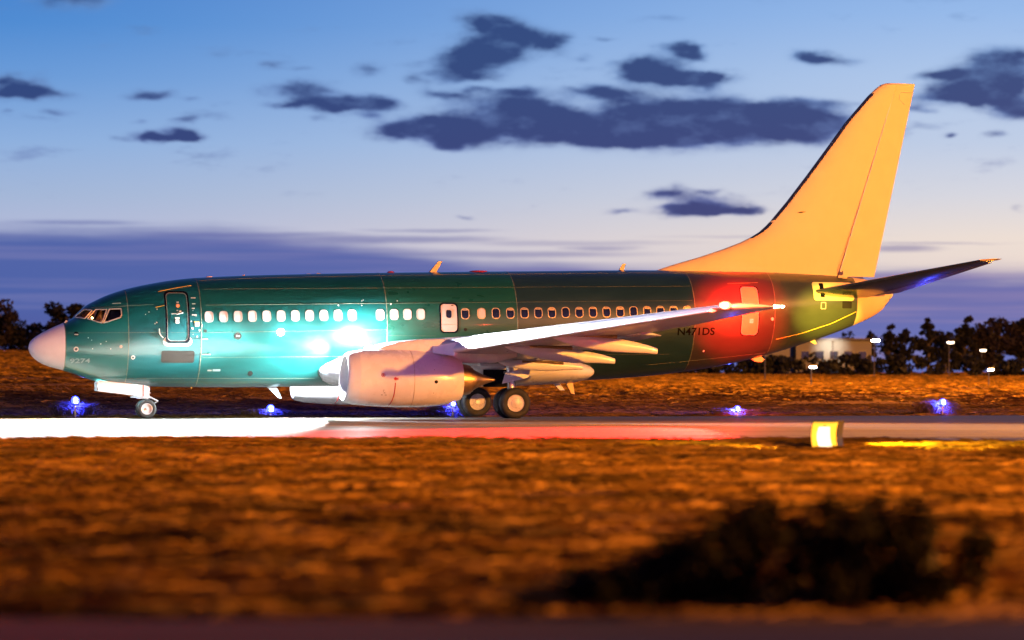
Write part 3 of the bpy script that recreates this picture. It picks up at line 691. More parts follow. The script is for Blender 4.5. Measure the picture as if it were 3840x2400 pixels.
def rrect(x0, x1, z0, z1, r, n=5):
    P_ = []
    for cx, cz, a0 in ((x1-r, z1-r, 0), (x0+r, z1-r, 90), (x0+r, z0+r, 180), (x1-r, z0+r, 270)):
        for i in range(n+1):
            a = R(a0+90*i/n); P_.append((cx+r*math.cos(a), cz+r*math.sin(a)))
    # extra points on long sides so that panels follow the skin
    Q = []
    for i, p in enumerate(P_):
        q = P_[(i+1) % len(P_)]; k = max(1, int(math.hypot(q[0]-p[0], q[1]-p[1])/.22))
        for j in range(k): Q.append((p[0]+(q[0]-p[0])*j/k, p[1]+(q[1]-p[1])*j/k))
    return Q
def circ(x, z, r, n=18, rz=None): return [(x+r*math.cos(2*math.pi*i/n), z+(rz or r)*math.sin(2*math.pi*i/n)) for i in range(n)]
def scaled(o, k):
    cx = (min(p[0] for p in o)+max(p[0] for p in o))/2; cz = (min(p[1] for p in o)+max(p[1] for p in o))/2
    return [(cx+(p[0]-cx)*k, cz+(p[1]-cz)*k) for p in o]
def inset(o, d):
    x0 = min(p[0] for p in o); x1 = max(p[0] for p in o); z0 = min(p[1] for p in o); z1 = max(p[1] for p in o)
    cx, cz = (x0+x1)/2, (z0+z1)/2
    return [(cx+(p[0]-cx)*(1-2*d/(x1-x0)), cz+(p[1]-cz)*(1-2*d/(z1-z0))) for p in o]
def panel(o, out, inn=-.012, s=-1):
    b = MB(); rings = [[S(x, z, inn, s) for x, z in o]]
    for k in (1, .8, .55, .3, .06): rings.append([S(x, z, out, s) for x, z in scaled(o, k)])
    b.loft(rings, True, False); b.F.append(tuple(range(len(b.V)-len(o), len(b.V)))); return b
def frame(o, i, out, inn=-.012, s=-1):
    b = MB(); b.loft([[S(x, z, inn, s) for x, z in o], [S(x, z, out, s) for x, z in o], [S(x, z, out, s) for x, z in i], [S(x, z, inn, s) for x, z in i]], True, False); return b
def line(pts, r, out=.004, s=-1, k=.12):
    Q = []
    for p, q in zip(pts[:-1], pts[1:]):
        n = max(1, int(math.hypot(q[0]-p[0], q[1]-p[1])/k)); Q += [(p[0]+(q[0]-p[0])*j/n, p[1]+(q[1]-p[1])*j/n) for j in range(n)]
    Q.append(pts[-1]); b = MB(); b.tube([S(x, z, out, s) for x, z in Q], r, 6); return b

AC = thing('airliner', 'green primed twin engine airliner with white nose and pale fin taxiing with its lights on', 'airplane', (16.6, 0, 0))
def inside(p, poly):
    c = False; j = len(poly)-1
    for i in range(len(poly)):
        if (poly[i][1] > p[1]) != (poly[j][1] > p[1]) and p[0] < (poly[j][0]-poly[i][0])*(p[1]-poly[i][1])/(poly[j][1]-poly[i][1])+poly[i][0]: c = not c
        j = i
    return c
WIN = [[(1.60, 3.56), (1.875, 3.505), (2.14, 3.79), (1.90, 3.83)], [(1.955, 3.50), (2.42, 3.345), (2.615, 3.815), (2.26, 3.815)], [(2.475, 3.345), (3.04, 3.535), (3.095, 3.62), (3.09, 3.845), (2.70, 3.83)]]
def barrel(name, x0, x1, dx_, m, nth=72, holes=False, close=None, label=None):
    b = MB(); xx = np.linspace(x0, x1, max(3, int((x1-x0)/dx_)+1)) if not hasattr(dx_, '__len__') else np.array(dx_)
    rings = []
    for x in xx:
        m_, t_, bo, w = fm(x), ft(x), fb(x), fw(x); r = []
        for j in range(nth):
            a = 2*math.pi*j/nth; sn = math.sin(a); r.append((x, w*math.cos(a), m_+(t_-m_ if sn > 0 else m_-bo)*sn))
        rings.append(r)
    b.loft(rings, True, False)
    if close: 
        for k in close: b.F.append(tuple(range(nth)) if k == 0 else tuple(range(len(b.V)-nth, len(b.V))))
    if holes:
        b.F = [f for f in b.F if not any(inside((sum(b.V[i][0] for i in f)/4, sum(b.V[i][2] for i in f)/4), w) for w in WIN)]
    return b.build(name, m, AC, 60, label)
barrel('radome', 0, 1.2, [0, .01, .025, .05, .09, .14, .22, .32, .44, .58, .74, .9, 1.05, 1.2], 'radome', 72, close=[0], label='white nose cone')
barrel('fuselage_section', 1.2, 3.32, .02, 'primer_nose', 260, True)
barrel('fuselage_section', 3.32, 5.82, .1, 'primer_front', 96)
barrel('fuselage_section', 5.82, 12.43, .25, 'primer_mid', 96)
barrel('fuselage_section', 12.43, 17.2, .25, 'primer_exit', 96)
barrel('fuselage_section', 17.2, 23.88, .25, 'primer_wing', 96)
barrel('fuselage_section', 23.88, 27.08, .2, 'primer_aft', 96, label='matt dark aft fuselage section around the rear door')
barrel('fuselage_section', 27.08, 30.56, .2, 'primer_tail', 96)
barrel('tail_cone', 30.56, 32.2, .1, 'sodium_tinted', 72, close=[1], label='pale tail cone')
for X0 in (1.21, 3.32, 5.82, 12.43, 17.2, 23.88, 27.08, 30.55):
    b = MB(); rings = []
    for x, o_ in ((X0-.014, 0), (X0-.010, .004), (X0+.010, .004), (X0+.014, 0)):
        rings.append([(x, (fw(x)+o_)*math.cos(a), fm(x)+((ft(x)-fm(x)) if math.sin(a) > 0 else (fm(x)-fb(x)))*math.sin(a)+o_*math.sin(a)) for a in [2*math.pi*j/96 for j in range(96)]])
    b.loft(rings, True, False); b.build('panel_seam', 'seam', AC)
for z0, z1, x0, x1 in ((3.98, 4.25, 6.0, 23.8), (3.02, 3.14, 5.9, 12.4), (1.42, 1.42, 3.4, 10.0), (1.90, 2.36, 22.2, 27.0), (2.93, 2.93, 12.5, 14.2), (4.55, 4.78, 6.0, 23.8), (2.15, 2.30, 5.9, 23.0), (3.86, 4.0, 1.9, 4.2), (3.0, 3.02, 1.3, 5.8)):
    pts = [(x0+(x1-x0)*i/60, z0+(z1-z0)*i/60) for i in range(61)]; line(pts, .005).build('panel_seam', 'seam', AC)
pts = [(5.9+(26.5-5.9)*i/70, ft(5.9+(26.5-5.9)*i/70)-.125) for i in range(71)]; line(pts, .006).build('panel_seam', 'seam', AC)
# --- cockpit windows
for s in (-1, 1):
    for w in WIN:
        fr = MB(); nw = len(w)
        for i in range(nw):
            p, q = w[i], w[(i+1) % nw]; fr.tube([S(p[0]+(q[0]-p[0])*k/8, p[1]+(q[1]-p[1])*k/8, .008, s) for k in range(9)], .024, 8)
        fo = fr.build('cockpit_window', 'frame', AC)
        b = MB(); q4 = w if nw == 4 else [w[0], w[1], w[3], w[4]]
        rows_ = []
        for i in range(9):
            t = i/8; a = (w[0][0]+(q4[3][0]-w[0][0])*t, w[0][1]+(q4[3][1]-w[0][1])*t); c = (q4[1][0]+(q4[2][0]-q4[1][0])*t, q4[1][1]+(q4[2][1]-q4[1][1])*t)
            rows_.append([S(a[0]+(c[0]-a[0])*k/8, a[1]+(c[1]-a[1])*k/8, .004, s) for k in range(9)])
        b.loft(rows_, False, False); b.build('pane', 'cockpit_glass', fo, 60)
# cockpit interior: floor, bulkhead, glareshield, seats, warm lamp added to light the pilot
M['interior'] = mat('cockpit_lining', (.02, .02, .024), .7, noise=(6, .3, 4))
b = MB(); b.loft([[(x, .93*fw(x)*math.cos(a), fm(x)+.93*(ft(x)-fm(x))*math.sin(a)) for a in [math.pi*(1.06+.88*j/1)*0+math.pi*j/24 for j in range(25)]] for x in (2.72, 3.0, 3.27)], False, False); b.build('cockpit_ceiling', 'interior', AC, 60)
b = MB(); b.loft([[(x, y, z) for x, z in ((1.66, 3.30), (3.27, 3.30))] for y in (.95, 1.02)], False, False); b.build('cockpit_side_console', 'interior', AC, 0)
b = MB(); b.box((2.5, 0, 2.92), (2.0, 2.0, .06)); b.build('cockpit_floor', 'interior', AC, 0)
b = MB(); b.loft([[(3.3+dx_, .96*fw(3.3)*math.cos(a), fm(3.3)+.96*((ft(3.3)-fm(3.3)) if math.sin(a) > 0 else (fm(3.3)-fb(3.3)))*math.sin(a)) for a in [2*math.pi*j/40 for j in range(40)]] for dx_ in (-.02, .02)]); b.build('cockpit_bulkhead', 'interior', AC, 0)
b = MB(); b.loft([[(1.75, y, 3.36), (1.98, y, 3.44), (2.05, y, 3.40), (2.05, y, 2.95), (1.75, y, 2.95)] for y in (-.62, .62)]); b.build('glareshield', 'interior', AC, 30)
for y in (-.52, .52):
    b = MB(); b.box((2.72, y, 3.10), (.45, .45, .10)); b.box((2.93, y, 3.42), (.10, .44, .60), Matrix.Rotation(.15, 3, 'Y')); b.box((2.98, y, 3.79), (.08, .24, .16)); st = b.build('cockpit_seat', 'interior', AC, 0)
lamp('cockpit_lamp', 'POINT', (2.16, -.62, 3.52), 2.2, (1, .50, .16), size=.03, parent=AC)
# --- pilot
M['skin'] = mat('skin', (.50, .27, .17), .55, noise=(30, .08, 3)); M['shirt'] = mat('white_shirt', (.55, .52, .50), .7, noise=(20, .1, 3)); M['hair'] = mat('brown_hair', (.05, .03, .02), .6, noise=(40, .4, 3))
def skin_mesh(name, verts, edges, radii, m, sub=2):
    me_ = bpy.data.meshes.new(name); me_.from_pydata(verts, edges, []); o_ = bpy.data.objects.new(name, me_); COL.objects.link(o_)
    md = o_.modifiers.new('skin', 'SKIN'); md.use_smooth_shade = True
    for i, r_ in enumerate(radii): me_.skin_vertices[0].data[i].radius = (r_, r_) if not hasattr(r_, '__len__') else r_
    me_.skin_vertices[0].data[0].use_root = True
    sb = o_.modifiers.new('sub', 'SUBSURF'); sb.levels = sub; sb.render_levels = sub
    dg = bpy.context.evaluated_depsgraph_get(); new = bpy.data.meshes.new_from_object(o_.evaluated_get(dg)); new.materials.clear(); new.materials.append(M[m])
    bpy.data.objects.remove(o_); return new
pil = thing('person', 'pilot sitting behind the middle cockpit side window above the white nose', 'person', (2.60, -.52, 2.97))
pv = [(0,0,.02),(-.02,0,.18),(-.04,0,.34),(-.05,0,.44),(-.06,0,.50),(-.075,0,.57),(-.085,0,.66),(-.085,0,.71),
      (-.04,-.19,.40),(-.16,-.24,.20),(-.36,-.17,.20),(-.45,-.15,.22),(-.04,.19,.40),(-.18,.24,.22),(-.38,.15,.24),(-.47,.12,.27),
      (-.06,-.10,.0),(-.46,-.13,.04),(-.52,-.12,-.22),(-.06,.10,.0),(-.46,.13,.04),(-.52,.12,-.22)]
pe = [(0,1),(1,2),(2,3),(3,4),(4,5),(5,6),(6,7),(3,8),(8,9),(9,10),(10,11),(3,12),(12,13),(13,14),(14,15),(0,16),(16,17),(17,18),(0,19),(19,20),(20,21)]
pr = [(.13,.16),(.12,.15),(.12,.17),(.09,.13),.055,.075,.088,.06,.065,.048,.036,.03,.065,.048,.036,.03,.08,.065,.05,.08,.065,.05]
bm_ = skin_mesh('body', pv, pe, pr, 'skin'); bo = bpy.data.objects.new('body', bm_); COL.objects.link(bo); bo.parent = pil
def shp(name, verts, edges, radii, m):
    d = skin_mesh(name, verts, edges, radii, m); o_ = bpy.data.objects.new(name, d); COL.objects.link(o_); o_.parent = pil; return o_
shp('shirt', [pv[i] for i in (0,1,2,3,8,9,12,13)], [(0,1),(1,2),(2,3),(3,4),(4,5),(3,6),(6,7)], [(.14,.17),(.132,.165),(.132,.185),(.10,.145),.078,.062,.078,.062], 'shirt')
shp('hair', [(-.075,0,.70),(-.045,0,.745),(-.02,0,.71),(-.005,0,.64)], [(0,1),(1,2),(2,3)], [.07,.066,.075,.05], 'hair')
b = MB(); b.loft([[( -.168,-.010,.645),(-.168,.010,.645),(-.15,.014,.66),(-.15,-.014,.66)],[(-.195,-.014,.615),(-.195,.014,.615),(-.16,.018,.61),(-.16,-.018,.61)]]); 
nz_ = b.build('nose', 'skin', None, 60); nz_.parent = pil
for y in (-.085, .085):
    b = MB(); b.lathe([(-.01, .002), (0, .03), (.01, .022), (.014, .002)], (-.07, y, .64), (0, y, 0), 10); e_ = b.build('ear', 'skin'); e_.parent = pil
for y in (-.032, .032):
    b = MB(); b.lathe([(-.008, .002), (0, .012), (.006, .002)], (-.163, y, .665), (-1, 0, 0), 10); e_ = b.build('eye', 'black'); e_.parent = pil
# --- passenger windows
WX = [6.09+.508*i for i in range(11)]+[12.18, 12.685, 13.165, 13.65]
WO = [15.27, 15.865, 16.40, 16.93, 17.455, 17.965, 18.47, 18.98, 19.49, 20.0, 20.51, 21.02, 21.525, 22.04, 22.54, 23.05, 23.57]
def wz(x): return 3.57+(x-6.09)*.01665
def cabin_window(x, closed, k):
    o = rrect(x-.152, x+.152, wz(x)-.195, wz(x)+.195, .115); i_ = inset(o, .026)
    w_ = frame(o, i_, .010).build('passenger_window', 'frame' if closed and x < 15 else 'wframe', AC)
    panel(i_, .004).build('pane', 'blind' if closed else 'pane', w_)
    if not closed:
        zt = max(p[1] for p in i_); d = (.05, .09, .03, .07, .05)[k % 5]
        if d > .04:
            bl = [p for p in i_ if p[1] > zt-d]
            panel([(min(max(p[0], x-.11), x+.11), min(max(p[1], zt-d), zt-.01)) for p in rrect(x-.10, x+.10, zt-d, zt-.012, .012, 2)], .006).build('blind', 'wframe', w_)
for k, x in enumerate(WX): cabin_window(x, True, k)
for k, x in enumerate(WO): cabin_window(x, k == 1, k)
# --- doors
def door(name, x0, x1, z0, z1, r, skin, seal_w, label):
    o = rrect(x0, x1, z0, z1, r, 6); i_ = inset(o, seal_w)
    sl_ = frame(o, i_, .016).build(name, 'seal', AC, label=label)
    panel(i_, .010).build('door_skin', skin, sl_)
    return sl_, i_
d1, di = door('entry_door', 4.58, 5.42, 2.66, 4.47,   .16, 'primer_front', .062, 'forward entry door with black seal')
frame(inset(di, -.003), inset(di, .012), .014).build('door_edge', 'frame', d1)
panel(circ(5.03, 3.95, .07), .016).build('viewport', 'orange_vp', d1); line([(4.99, 3.92), (5.07, 3.985)], .012, .018).build('viewport_bar', 'red', d1)
line([(4.79, 3.66), (4.93, 3.665), (4.99, 3.645), (5.05, 3.67), (5.20, 3.69)], .017, .03).build('door_handle', 'frame', d1)
line([(4.99, 3.70), (5.20, 3.715)], .008, .025).build('door_handle', 'frame', d1)
panel(rrect(4.905, 5.07, 3.485, 3.545, .012, 2), .015).build('placard', 'putty', d1); panel(rrect(4.925, 5.05, 3.33, 3.465, .012, 2), .015).build('placard', 'putty', d1)
panel(rrect(4.99, 5.07, 4.06, 4.09, .01, 2), .015).build('placard', 'putty', d1); panel(rrect(4.97, 5.03, 3.77, 3.80, .012, 2), .015).build('placard', 'putty', d1); panel(rrect(5.06, 5.14, 3.74, 3.78, .012, 2), .015).build('placard', 'putty', d1)
frame(rrect(4.50, 5.50, 2.545, 2.86, .16, 6), rrect(4.575, 5.425, 2.625, 2.95, .14, 6), .007).build('scuff_plate', 'putty', AC)
line([(4.41, 4.44), (5.0, 4.57), (5.58, 4.67)], .012, .02).build('rain_gutter', 'yellow', AC); line([(4.26, 3.89), (4.57, 3.955)], .011, .015).build('rain_gutter', 'yellow', AC)
line([(2.83, 4.03), (3.10, 4.045)], .016, .006).build('placard', 'pale_ink', AC)
panel(rrect(4.455, 5.60, 1.965, 2.385, .07, 4), .006).build('taupe_panel', 'grey_panel', AC, label='dark taupe masked rectangle below the entry door')
d2, di = door('overwing_exit', 14.335, 15.015, 3.03, 4.11, .15, 'blind', .048, 'white overwing exit with black seal')
o = rrect(14.545, 14.795, 3.545, 3.875, .09); w_ = frame(o, inset(o, .024), .018).build('exit_window', 'frame', d2); panel(inset(o, .022), .013).build('exit_pane', 'pane', d2)
line([(14.40, 3.33), (14.95, 3.335)], .006, .014).build('exit_hinge_line', 'frame', d2); panel(rrect(14.77, 14.86, 4.0, 4.03, .01, 2), .015).build('placard', 'black', d2)
d3, di = door('service_door', 25.70, 26.44, 2.98, 4.80, .15, 'aft_door', .03, 'pale rear entry door with dark outline')
line([(25.95, 3.80), (26.1, 3.83), (26.36, 3.80)], .018, .03).build('door_handle', 'frame', d3); panel(rrect(26.05, 26.2, 3.44, 3.60, .012, 2), .015).build('placard', 'putty', d3)
frame(inset(di, -.004), inset(di, .03), .014).build('door_edge', 'frame', d3)
line([(25.3, 4.88), (26.5, 4.93)], .010, .015).build('rain_gutter', 'seam', AC)
# --- small skin fittings
rn = random.Random(3)
for x, z, r, m in [(1.555, 2.435, .085, 'putty'), (3.485, 2.15, .07, 'putty'), (3.06, 2.525, .055, 'putty'), (7.10, 2.90, .125, 'grey_panel'), (7.64, 1.59, .09, 'grey_panel'), (5.965, 3.075, .045, 'grey_panel'), (26.98, 3.60, .06, 'putty'), (15.27, 3.16, .06, 'grey_panel'), (12.25, 2.98, .05, 'primer_nose'), (24.35, 2.42, .035, 'putty')]:
    f_ = panel(circ(x, z, r), .008).build('skin_fitting', m, AC)
    if m == 'putty' and r > .06 and x < 5: panel(circ(x, z, r*.55), .014).build('port', 'black', f_)
for x in (7.06, 7.14): panel(circ(x, 2.90, .018), .012).build('skin_fitting', 'putty', AC)
frame(rrect(6.92, 7.32, 2.68, 3.11, .05), rrect(6.94, 7.30, 2.70, 3.09, .05), .004).build('access_panel', 'primer_nose', AC)
for x, z, lx_, h_ in [(5.58, 4.23, .17, .012), (5.58, 4.02, .12, .012), (5.55, 3.86, .10, .012), (5.58, 3.63, .17, .014), (5.50, 3.17, .06, .012), (5.47, 3.40, .04, .012)]:
    panel(rrect(x-lx_/2, x+lx_/2, z-h_, z+h_+.008, .01, 2), .006).build('sealant_smear', 'putty', AC)
panel(rrect(5.60, 5.74, 3.23, 3.38, .015, 2), .008).build('placard', 'putty', AC); panel(rrect(5.56, 5.74, 3.375, 3.405, .008, 2), .009).build('placard', 'orange_vp', AC)
panel(rrect(6.29, 6.56, 1.67, 1.74, .01, 2), .006).build('placard', 'pale_ink', AC); panel(rrect(6.11, 6.26, 1.675, 1.72, .01, 2), .006).build('placard', 'frame', AC)
for i in range(26):
    x, z = rn.choice([(rn.uniform(3.9, 4.5), rn.uniform(2.9, 3.9)), (rn.uniform(5.5, 5.8), rn.uniform(2.5, 3.9)), (rn.uniform(1.9, 3.2), rn.uniform(2.4, 3.1)), (rn.uniform(10, 13), rn.uniform(3.95, 4.2))])
    panel(circ(x, z, rn.uniform(.010, .026), 10), .005).build('sealant_dab', 'putty', AC)
line([(4.36, 3.15), (4.37, 3.0), (4.42, 2.9), (4.50, 2.83)], .018, .004).build('sealant_smear', 'putty', AC)
for x in (6.65, 9.3, 10.4, 11.5): panel(rrect(x-.06, x+.02, 3.80, 4.0, .01, 2), .003).build('sealant_smear', 'primer_front', AC)
def probe(x, z, L=.24): 
    a = S(x, z, .0); b_ = S(x+.05, z, .09); b = MB(); b.tube([a, b_, b_+Vector((-L, 0, 0))], [.022, .020, .008], 8); b.build('pitot_probe', 'frame', AC)
probe(5.98, 2.80); probe(6.1, 2.29, .3)
panel(circ(1.565, 2.96, .08), .02).build('angle_of_attack_base', 'brown_letter', AC); line([(1.52, 2.93), (1.64, 2.93)], .02, .05).build('angle_of_attack_vane', 'putty', AC)
b = MB(); p0 = S(1.245, 3.365, 0); b.tube([p0, p0+Vector((.05, -.02, .07)), p0+Vector((.10, -.03, .02))], [.03, .03, .02], 8); b.build('windshield_wiper_fairing', 'putty', AC)
# --- lettering
def lettering(txt, x0, x1, z0, z1, m, name, out=.006):
    c = bpy.data.curves.new('txt', 'FONT'); c.body = txt; c.resolution_u = 3; c.offset = .018; o_ = bpy.data.objects.new('txt', c); COL.objects.link(o_)
    dg = bpy.context.evaluated_depsgraph_get(); me_ = bpy.data.meshes.new_from_object(o_.evaluated_get(dg)); bpy.data.objects.remove(o_)
    import bmesh
    bm = bmesh.new(); bm.from_mesh(me_); bmesh.ops.triangulate(bm, faces=bm.faces); bmesh.ops.subdivide_edges(bm, edges=[e for e in bm.edges if e.calc_length() > .12], cuts=2, use_grid_fill=True)
    xs_ = [v.co.x for v in bm.verts]; ys_ = [v.co.y for v in bm.verts]; ax, bx_, ay, by = min(xs_), max(xs_), min(ys_), max(ys_)
    org = ORG[AC.name]
    for v in bm.verts:
        x = x0+(v.co.x-ax)/(bx_-ax)*(x1-x0); z = z0+(v.co.y-ay)/(by-ay)*(z1-z0)+(x-x0)*.012; v.co = S(x, z, out)-org
    bm.to_mesh(me_); bm.free(); me_.materials.clear(); me_.materials.append(M[m]); me_.name = name
    o_ = bpy.data.objects.new(name, me_); COL.objects.link(o_); o_.parent = AC; o_['label'] = 'lettering ' + txt
lettering('N471DS', 23.22, 24.68, 2.98, 3.255, 'brown_letter', 'registration_lettering')
lettering('9274', 1.37, 2.04, 1.95, 2.11, 'pale_ink', 'stencil_lettering')
# --- wing to body fairing
b = MB(); rings = []
for x, w, z0, z1 in [(10.06, 1.34, 1.62, 1.80), (10.12, 1.42, 1.48, 1.98), (10.3, 1.55, 1.30, 2.22), (10.6, 1.68, 1.20, 2.40), (11.1, 1.82, 1.12, 2.58), (11.8, 1.93, 1.07, 2.74), (12.8, 1.98, 1.05, 2.87), (14.2, 2.0, 1.06, 2.93), (16, 2.0, 1.10, 2.92), (17.6, 1.98, 1.14, 2.78), (18.8, 1.90, 1.20, 2.45), (19.6, 1.76, 1.26, 2.12), (20.0, 1.62, 1.34, 1.98), (20.14, 1.5, 1.45, 1.86)]:
    zc, hh = (z0+z1)/2, (z1-z0)/2; r = []
    for j in range(48):
        a = 2*math.pi*j/48; ca, sa = math.cos(a), math.sin(a); r.append((x, w*math.copysign(abs(ca)**(2/2.5), ca), zc+hh*math.copysign(abs(sa)**(2/2.5), sa)))
    rings.append(r)
b.loft(rings); b.build('wing_body_fairing', 'white', AC, 50)
# --- aerofoils
def foil(tcr, n=22, camber=.014):
    xs_ = [(1-math.cos(math.pi*i/n))/2 for i in range(n+1)]; f = lambda x: 5*tcr*(.2969*math.sqrt(x)-.126*x-.3516*x*x+.2843*x**3-.1036*x**4); c = lambda x: camber*4*x*(1-x)
    return xs_, f, c
def wing(stations, m, name, parent, xa=0.0, xb=1.0, n=22, camber=.014, off=0.0, vertical=False, label=None):
    """stations = [(x_le, span, z, chord, t/c[, xa, xb])]"""
    b = MB(); rings = []
    for st in stations:
        xle, sp, z, ch, tcr = st[:5]; a_, b_ = (st[5], st[6]) if len(st) > 5 else (xa, xb)
        _, f, c = foil(tcr, n, camber); tt = [(1-math.cos(math.pi*i/n))/2 for i in range(n+1)]; up = []; lo = []
        for t in tt:
            x = a_+(b_-a_)*t; th = f(x)+off/ch
            up.append((x, c(x)+th)); lo.append((x, c(x)-th))
        loop = up[::-1]+lo[(1 if a_ == 0 else 0):]
        if vertical: rings.append([(xle+p[0]*ch, p[1]*ch, z) for p in loop])
        else: rings.append([(xle+p[0]*ch, sp, z+p[1]*ch-.012*p[0]*ch) for p in loop])
    b.loft(rings); return b.build(name, m, parent, 35, label)
def wst(s, y):
    """wing section at span y"""
    if y <= 5.7: t = (y-1.5)/4.2; v = (11.3+2.8*t, 2.20+.42*t, 7.7-2.9*t, .14-.025*t)
    else: t = (y-5.7)/11.4; v = (14.1+5.94*t, 2.62+1.06*t, 4.8-3.05*t, .115-.015*t)
    return (v[0], s*y, v[1], v[2], v[3])
for s in (-1, 1):
    wp = wing([wst(s, y) for y in (1.5, 3, 4.4, 5.7, 8, 10.5, 13, 15.4, 17.0)], 'wing_grey', 'wing', AC, 0, .80)
    # flaps inboard / outboard and aileron, slightly drooped
    for y0, y1, nm, dz_, dr in ((2.1, 4.3, 'flap', -.03, .05), (5.5, 10.1, 'flap', -.05, .09), (11.5, 16.0, 'aileron', 0, 0)):
        b = MB(); rings = []
        for y in np.linspace(y0, y1, 4):
            xle, sp, z, ch, tcr = wst(s, y); _, f, c = foil(tcr); r = []
            for t in np.linspace(0, 1, 8): x = .80+.20*t; r.append((xle+x*ch+.02, sp, z+(c(x)+max(f(x), .002))*ch-.012*x*ch+dz_-dr*t))
            for t in np.linspace(1, 0, 8): x = .80+.20*t; r.append((xle+x*ch+.02, sp, z+(c(x)-max(f(x), .002))*ch-.012*x*ch+dz_-dr*t))
            rings.append(r)
        b.loft(rings); b.build(nm, 'wing_grey', wp, 35)
    wing([wst(s, y)[:5]+(.803, 1.0) for y in (16.05, 16.6, 17.0)], 'wing_grey', 'wing_trailing_edge', wp)
    wing([wst(s, y)[:5]+(.803, .97) for y in (10.15, 10.8, 11.45)], 'wing_grey', 'wing_trailing_edge', wp)
    wing([wst(s, y)[:5]+(.803, 1.0) for y in (4.35, 4.9, 5.45)], 'wing_grey', 'wing_trailing_edge', wp)
    # slats: drooped nose pieces of the outer wing
    for y0, y1 in ((5.75, 8.35), (8.37, 11.05), (11.07, 13.75), (13.77, 16.5)):
        b = MB(); rings = []
        for y in np.linspace(y0, y1, 4):
            xle, sp, z, ch, tcr = wst(s, y); _, f, c = foil(tcr); up = []; lo = []
            for t in [(1-math.cos(math.pi*i/2/10)) for i in range(11)]:
                x = .165*t; up.append((x, c(x)+f(x)*1.06)); lo.append((x*.75, c(x*.75)-f(x*.75)*1.06))
            loop = up[::-1]+lo[1:]; r = []
            ca, sa = math.cos(R(16)), math.sin(R(16))
            for px, pz in loop:
                qx, qz = px-.165, pz-.03; r.append((xle+(.165+qx*ca-qz*sa*.0-.055)*ch, sp, z+(.03+qz*ca+qx*sa-.004)*ch))
            rings.append(r)
        b.loft(rings); b.build('leading_edge_slat', 'slat', wp, 40)
    # inboard leading edge with its fold-down flap
    wing([wst(s, y)[:5]+(0, .07) for y in (1.9, 3.2, 4.4)], 'white', 'leading_edge', wp, off=.008)
    b = MB(); b.extrude([(13.35, s*5.05, 2.52), (14.05, s*5.70, 2.66), (14.25, s*5.72, 2.56), (13.95, s*5.72, 2.20), (13.35, s*5.1, 2.30)], (.05, 0, -.02)); b.build('krueger_flap', 'slat', wp, 20)
    # tip with its lights
    b = MB(); xle, sp, z, ch, tcr = wst(s, 17.0); rings = []
    for k, (dy_, sc_) in enumerate(((0, 1), (.06, .9), (.11, .62), (.14, .2))):
        _, f, c = foil(tcr, 16); tt = [(1-math.cos(math.pi*i/16))/2 for i in range(17)]
        rings.append([(xle+.03*k+t*(ch-.03*k), s*(17.0+dy_), z+(c(t)+f(t)*sc_)*ch-.012*t*ch) for t in tt[::-1]]+[(xle+.03*k+t*(ch-.03*k), s*(17.0+dy_), z+(c(t)-f(t)*sc_)*ch-.012*t*ch) for t in tt[1:]])
    b.loft(rings); b.build('wing_tip', 'wing_grey', wp, 40)
    b = MB(); b.lathe([(-.26, .002), (-.22, .08), (-.10, .13), (.06, .12), (.18, .05)], (xle+.02, s*17.09, z+.03), (1, -s*.25, 0), 14); nl = b.build('navigation_light', 'em_red' if s < 0 else 'lip', wp)
    b = MB(); b.lathe([(-.12, .002), (-.09, .055), (.03, .055), (.06, .002)], (xle-.02, s*17.20, z+.05), (1, -s*.25, 0), 12); b.build('bulb', 'em_white' if s < 0 else 'lip', nl)
    b = MB(); b.tube([(xle+ch*.9, s*17.02, z+.0), (xle+ch+.10, s*17.05, z+.005)], [.05, .035], 8); b.lathe([(0, .04), (.04, .045), (.08, .035), (.10, .002)], (xle+ch+.08, s*17.05, z), (1, 0, 0), 12); b.build('tail_position_light', 'em_warm' if s < 0 else 'lip', wp)
    # canoe fairings over the flap tracks
    for y, xa_, xb_, za, zb_, hgt, wd in ((9.6, 16.2, 20.05, 2.84, 2.34, .54, .38), (6.9, 15.4, 19.35, 2.48, 2.02, .54, .40), (3.9, 15.9, 19.05, 1.98, 1.80, .42, .36)):
        b = MB(); rings = []
        for t, hs, ws, dzz in ((0, .06, .08, .06), (.04, .28, .3, .03), (.12, .55, .58, .0), (.25, .85, .88, -.01), (.42, 1, 1, -.01), (.60, .98, .95, .0), (.76, .80, .75, .015), (.9, .58, .5, .02), (.985, .42, .34, .0), (1, .36, .28, .0)):
            xc = xa_+(xb_-xa_)*t; zc = za+(zb_-za)*(t**1.15)+dzz
            rings.append([(xc, s*y+wd/2*ws*math.cos(a), zc+hgt/2*hs*(math.sin(a)*(1.0 if math.sin(a) < 0 else .85))) for a in [2*math.pi*j/20 for j in range(20)]])
        b.loft(rings); b.build('flap_track_fairing', 'white', wp, 45)
        b = MB(); b.tube([(xa_+.9, s*(y+.12), za+.02), (xa_+2.4, s*(y+.10), za-.03)], [.05, .07], 8); b.build('flap_actuator', 'bronze', wp)
    # --- engine
    EY = s*4.83; EZ = 1.43
    def sq(p): 
        d = Vector(p); dz_ = d.z-EZ
        t = max(0, min(1, (d.x-10.2)/4.2)); zc = EZ-.06*t
        if dz_ < 0: dz_ *= 1.0-.06*(1-t); d.y = EY+(d.y-EY)*(1+.05*(1-t)*min(1, -dz_))
        d.z = zc+dz_; d.x += -.06*(dz_/1.0)*max(0, 1-(d.x-10.2)/1.5)*-1.0
        return d
    def lt(prof, nm, m, par, n=56, sm=40): 
        b = MB(); b.lathe([(a-10.2, r) for a, r in prof], (10.2, EY, EZ), (1, 0, 0), n, (0, 0, 1), sq); return b.build(nm, m, par, sm)
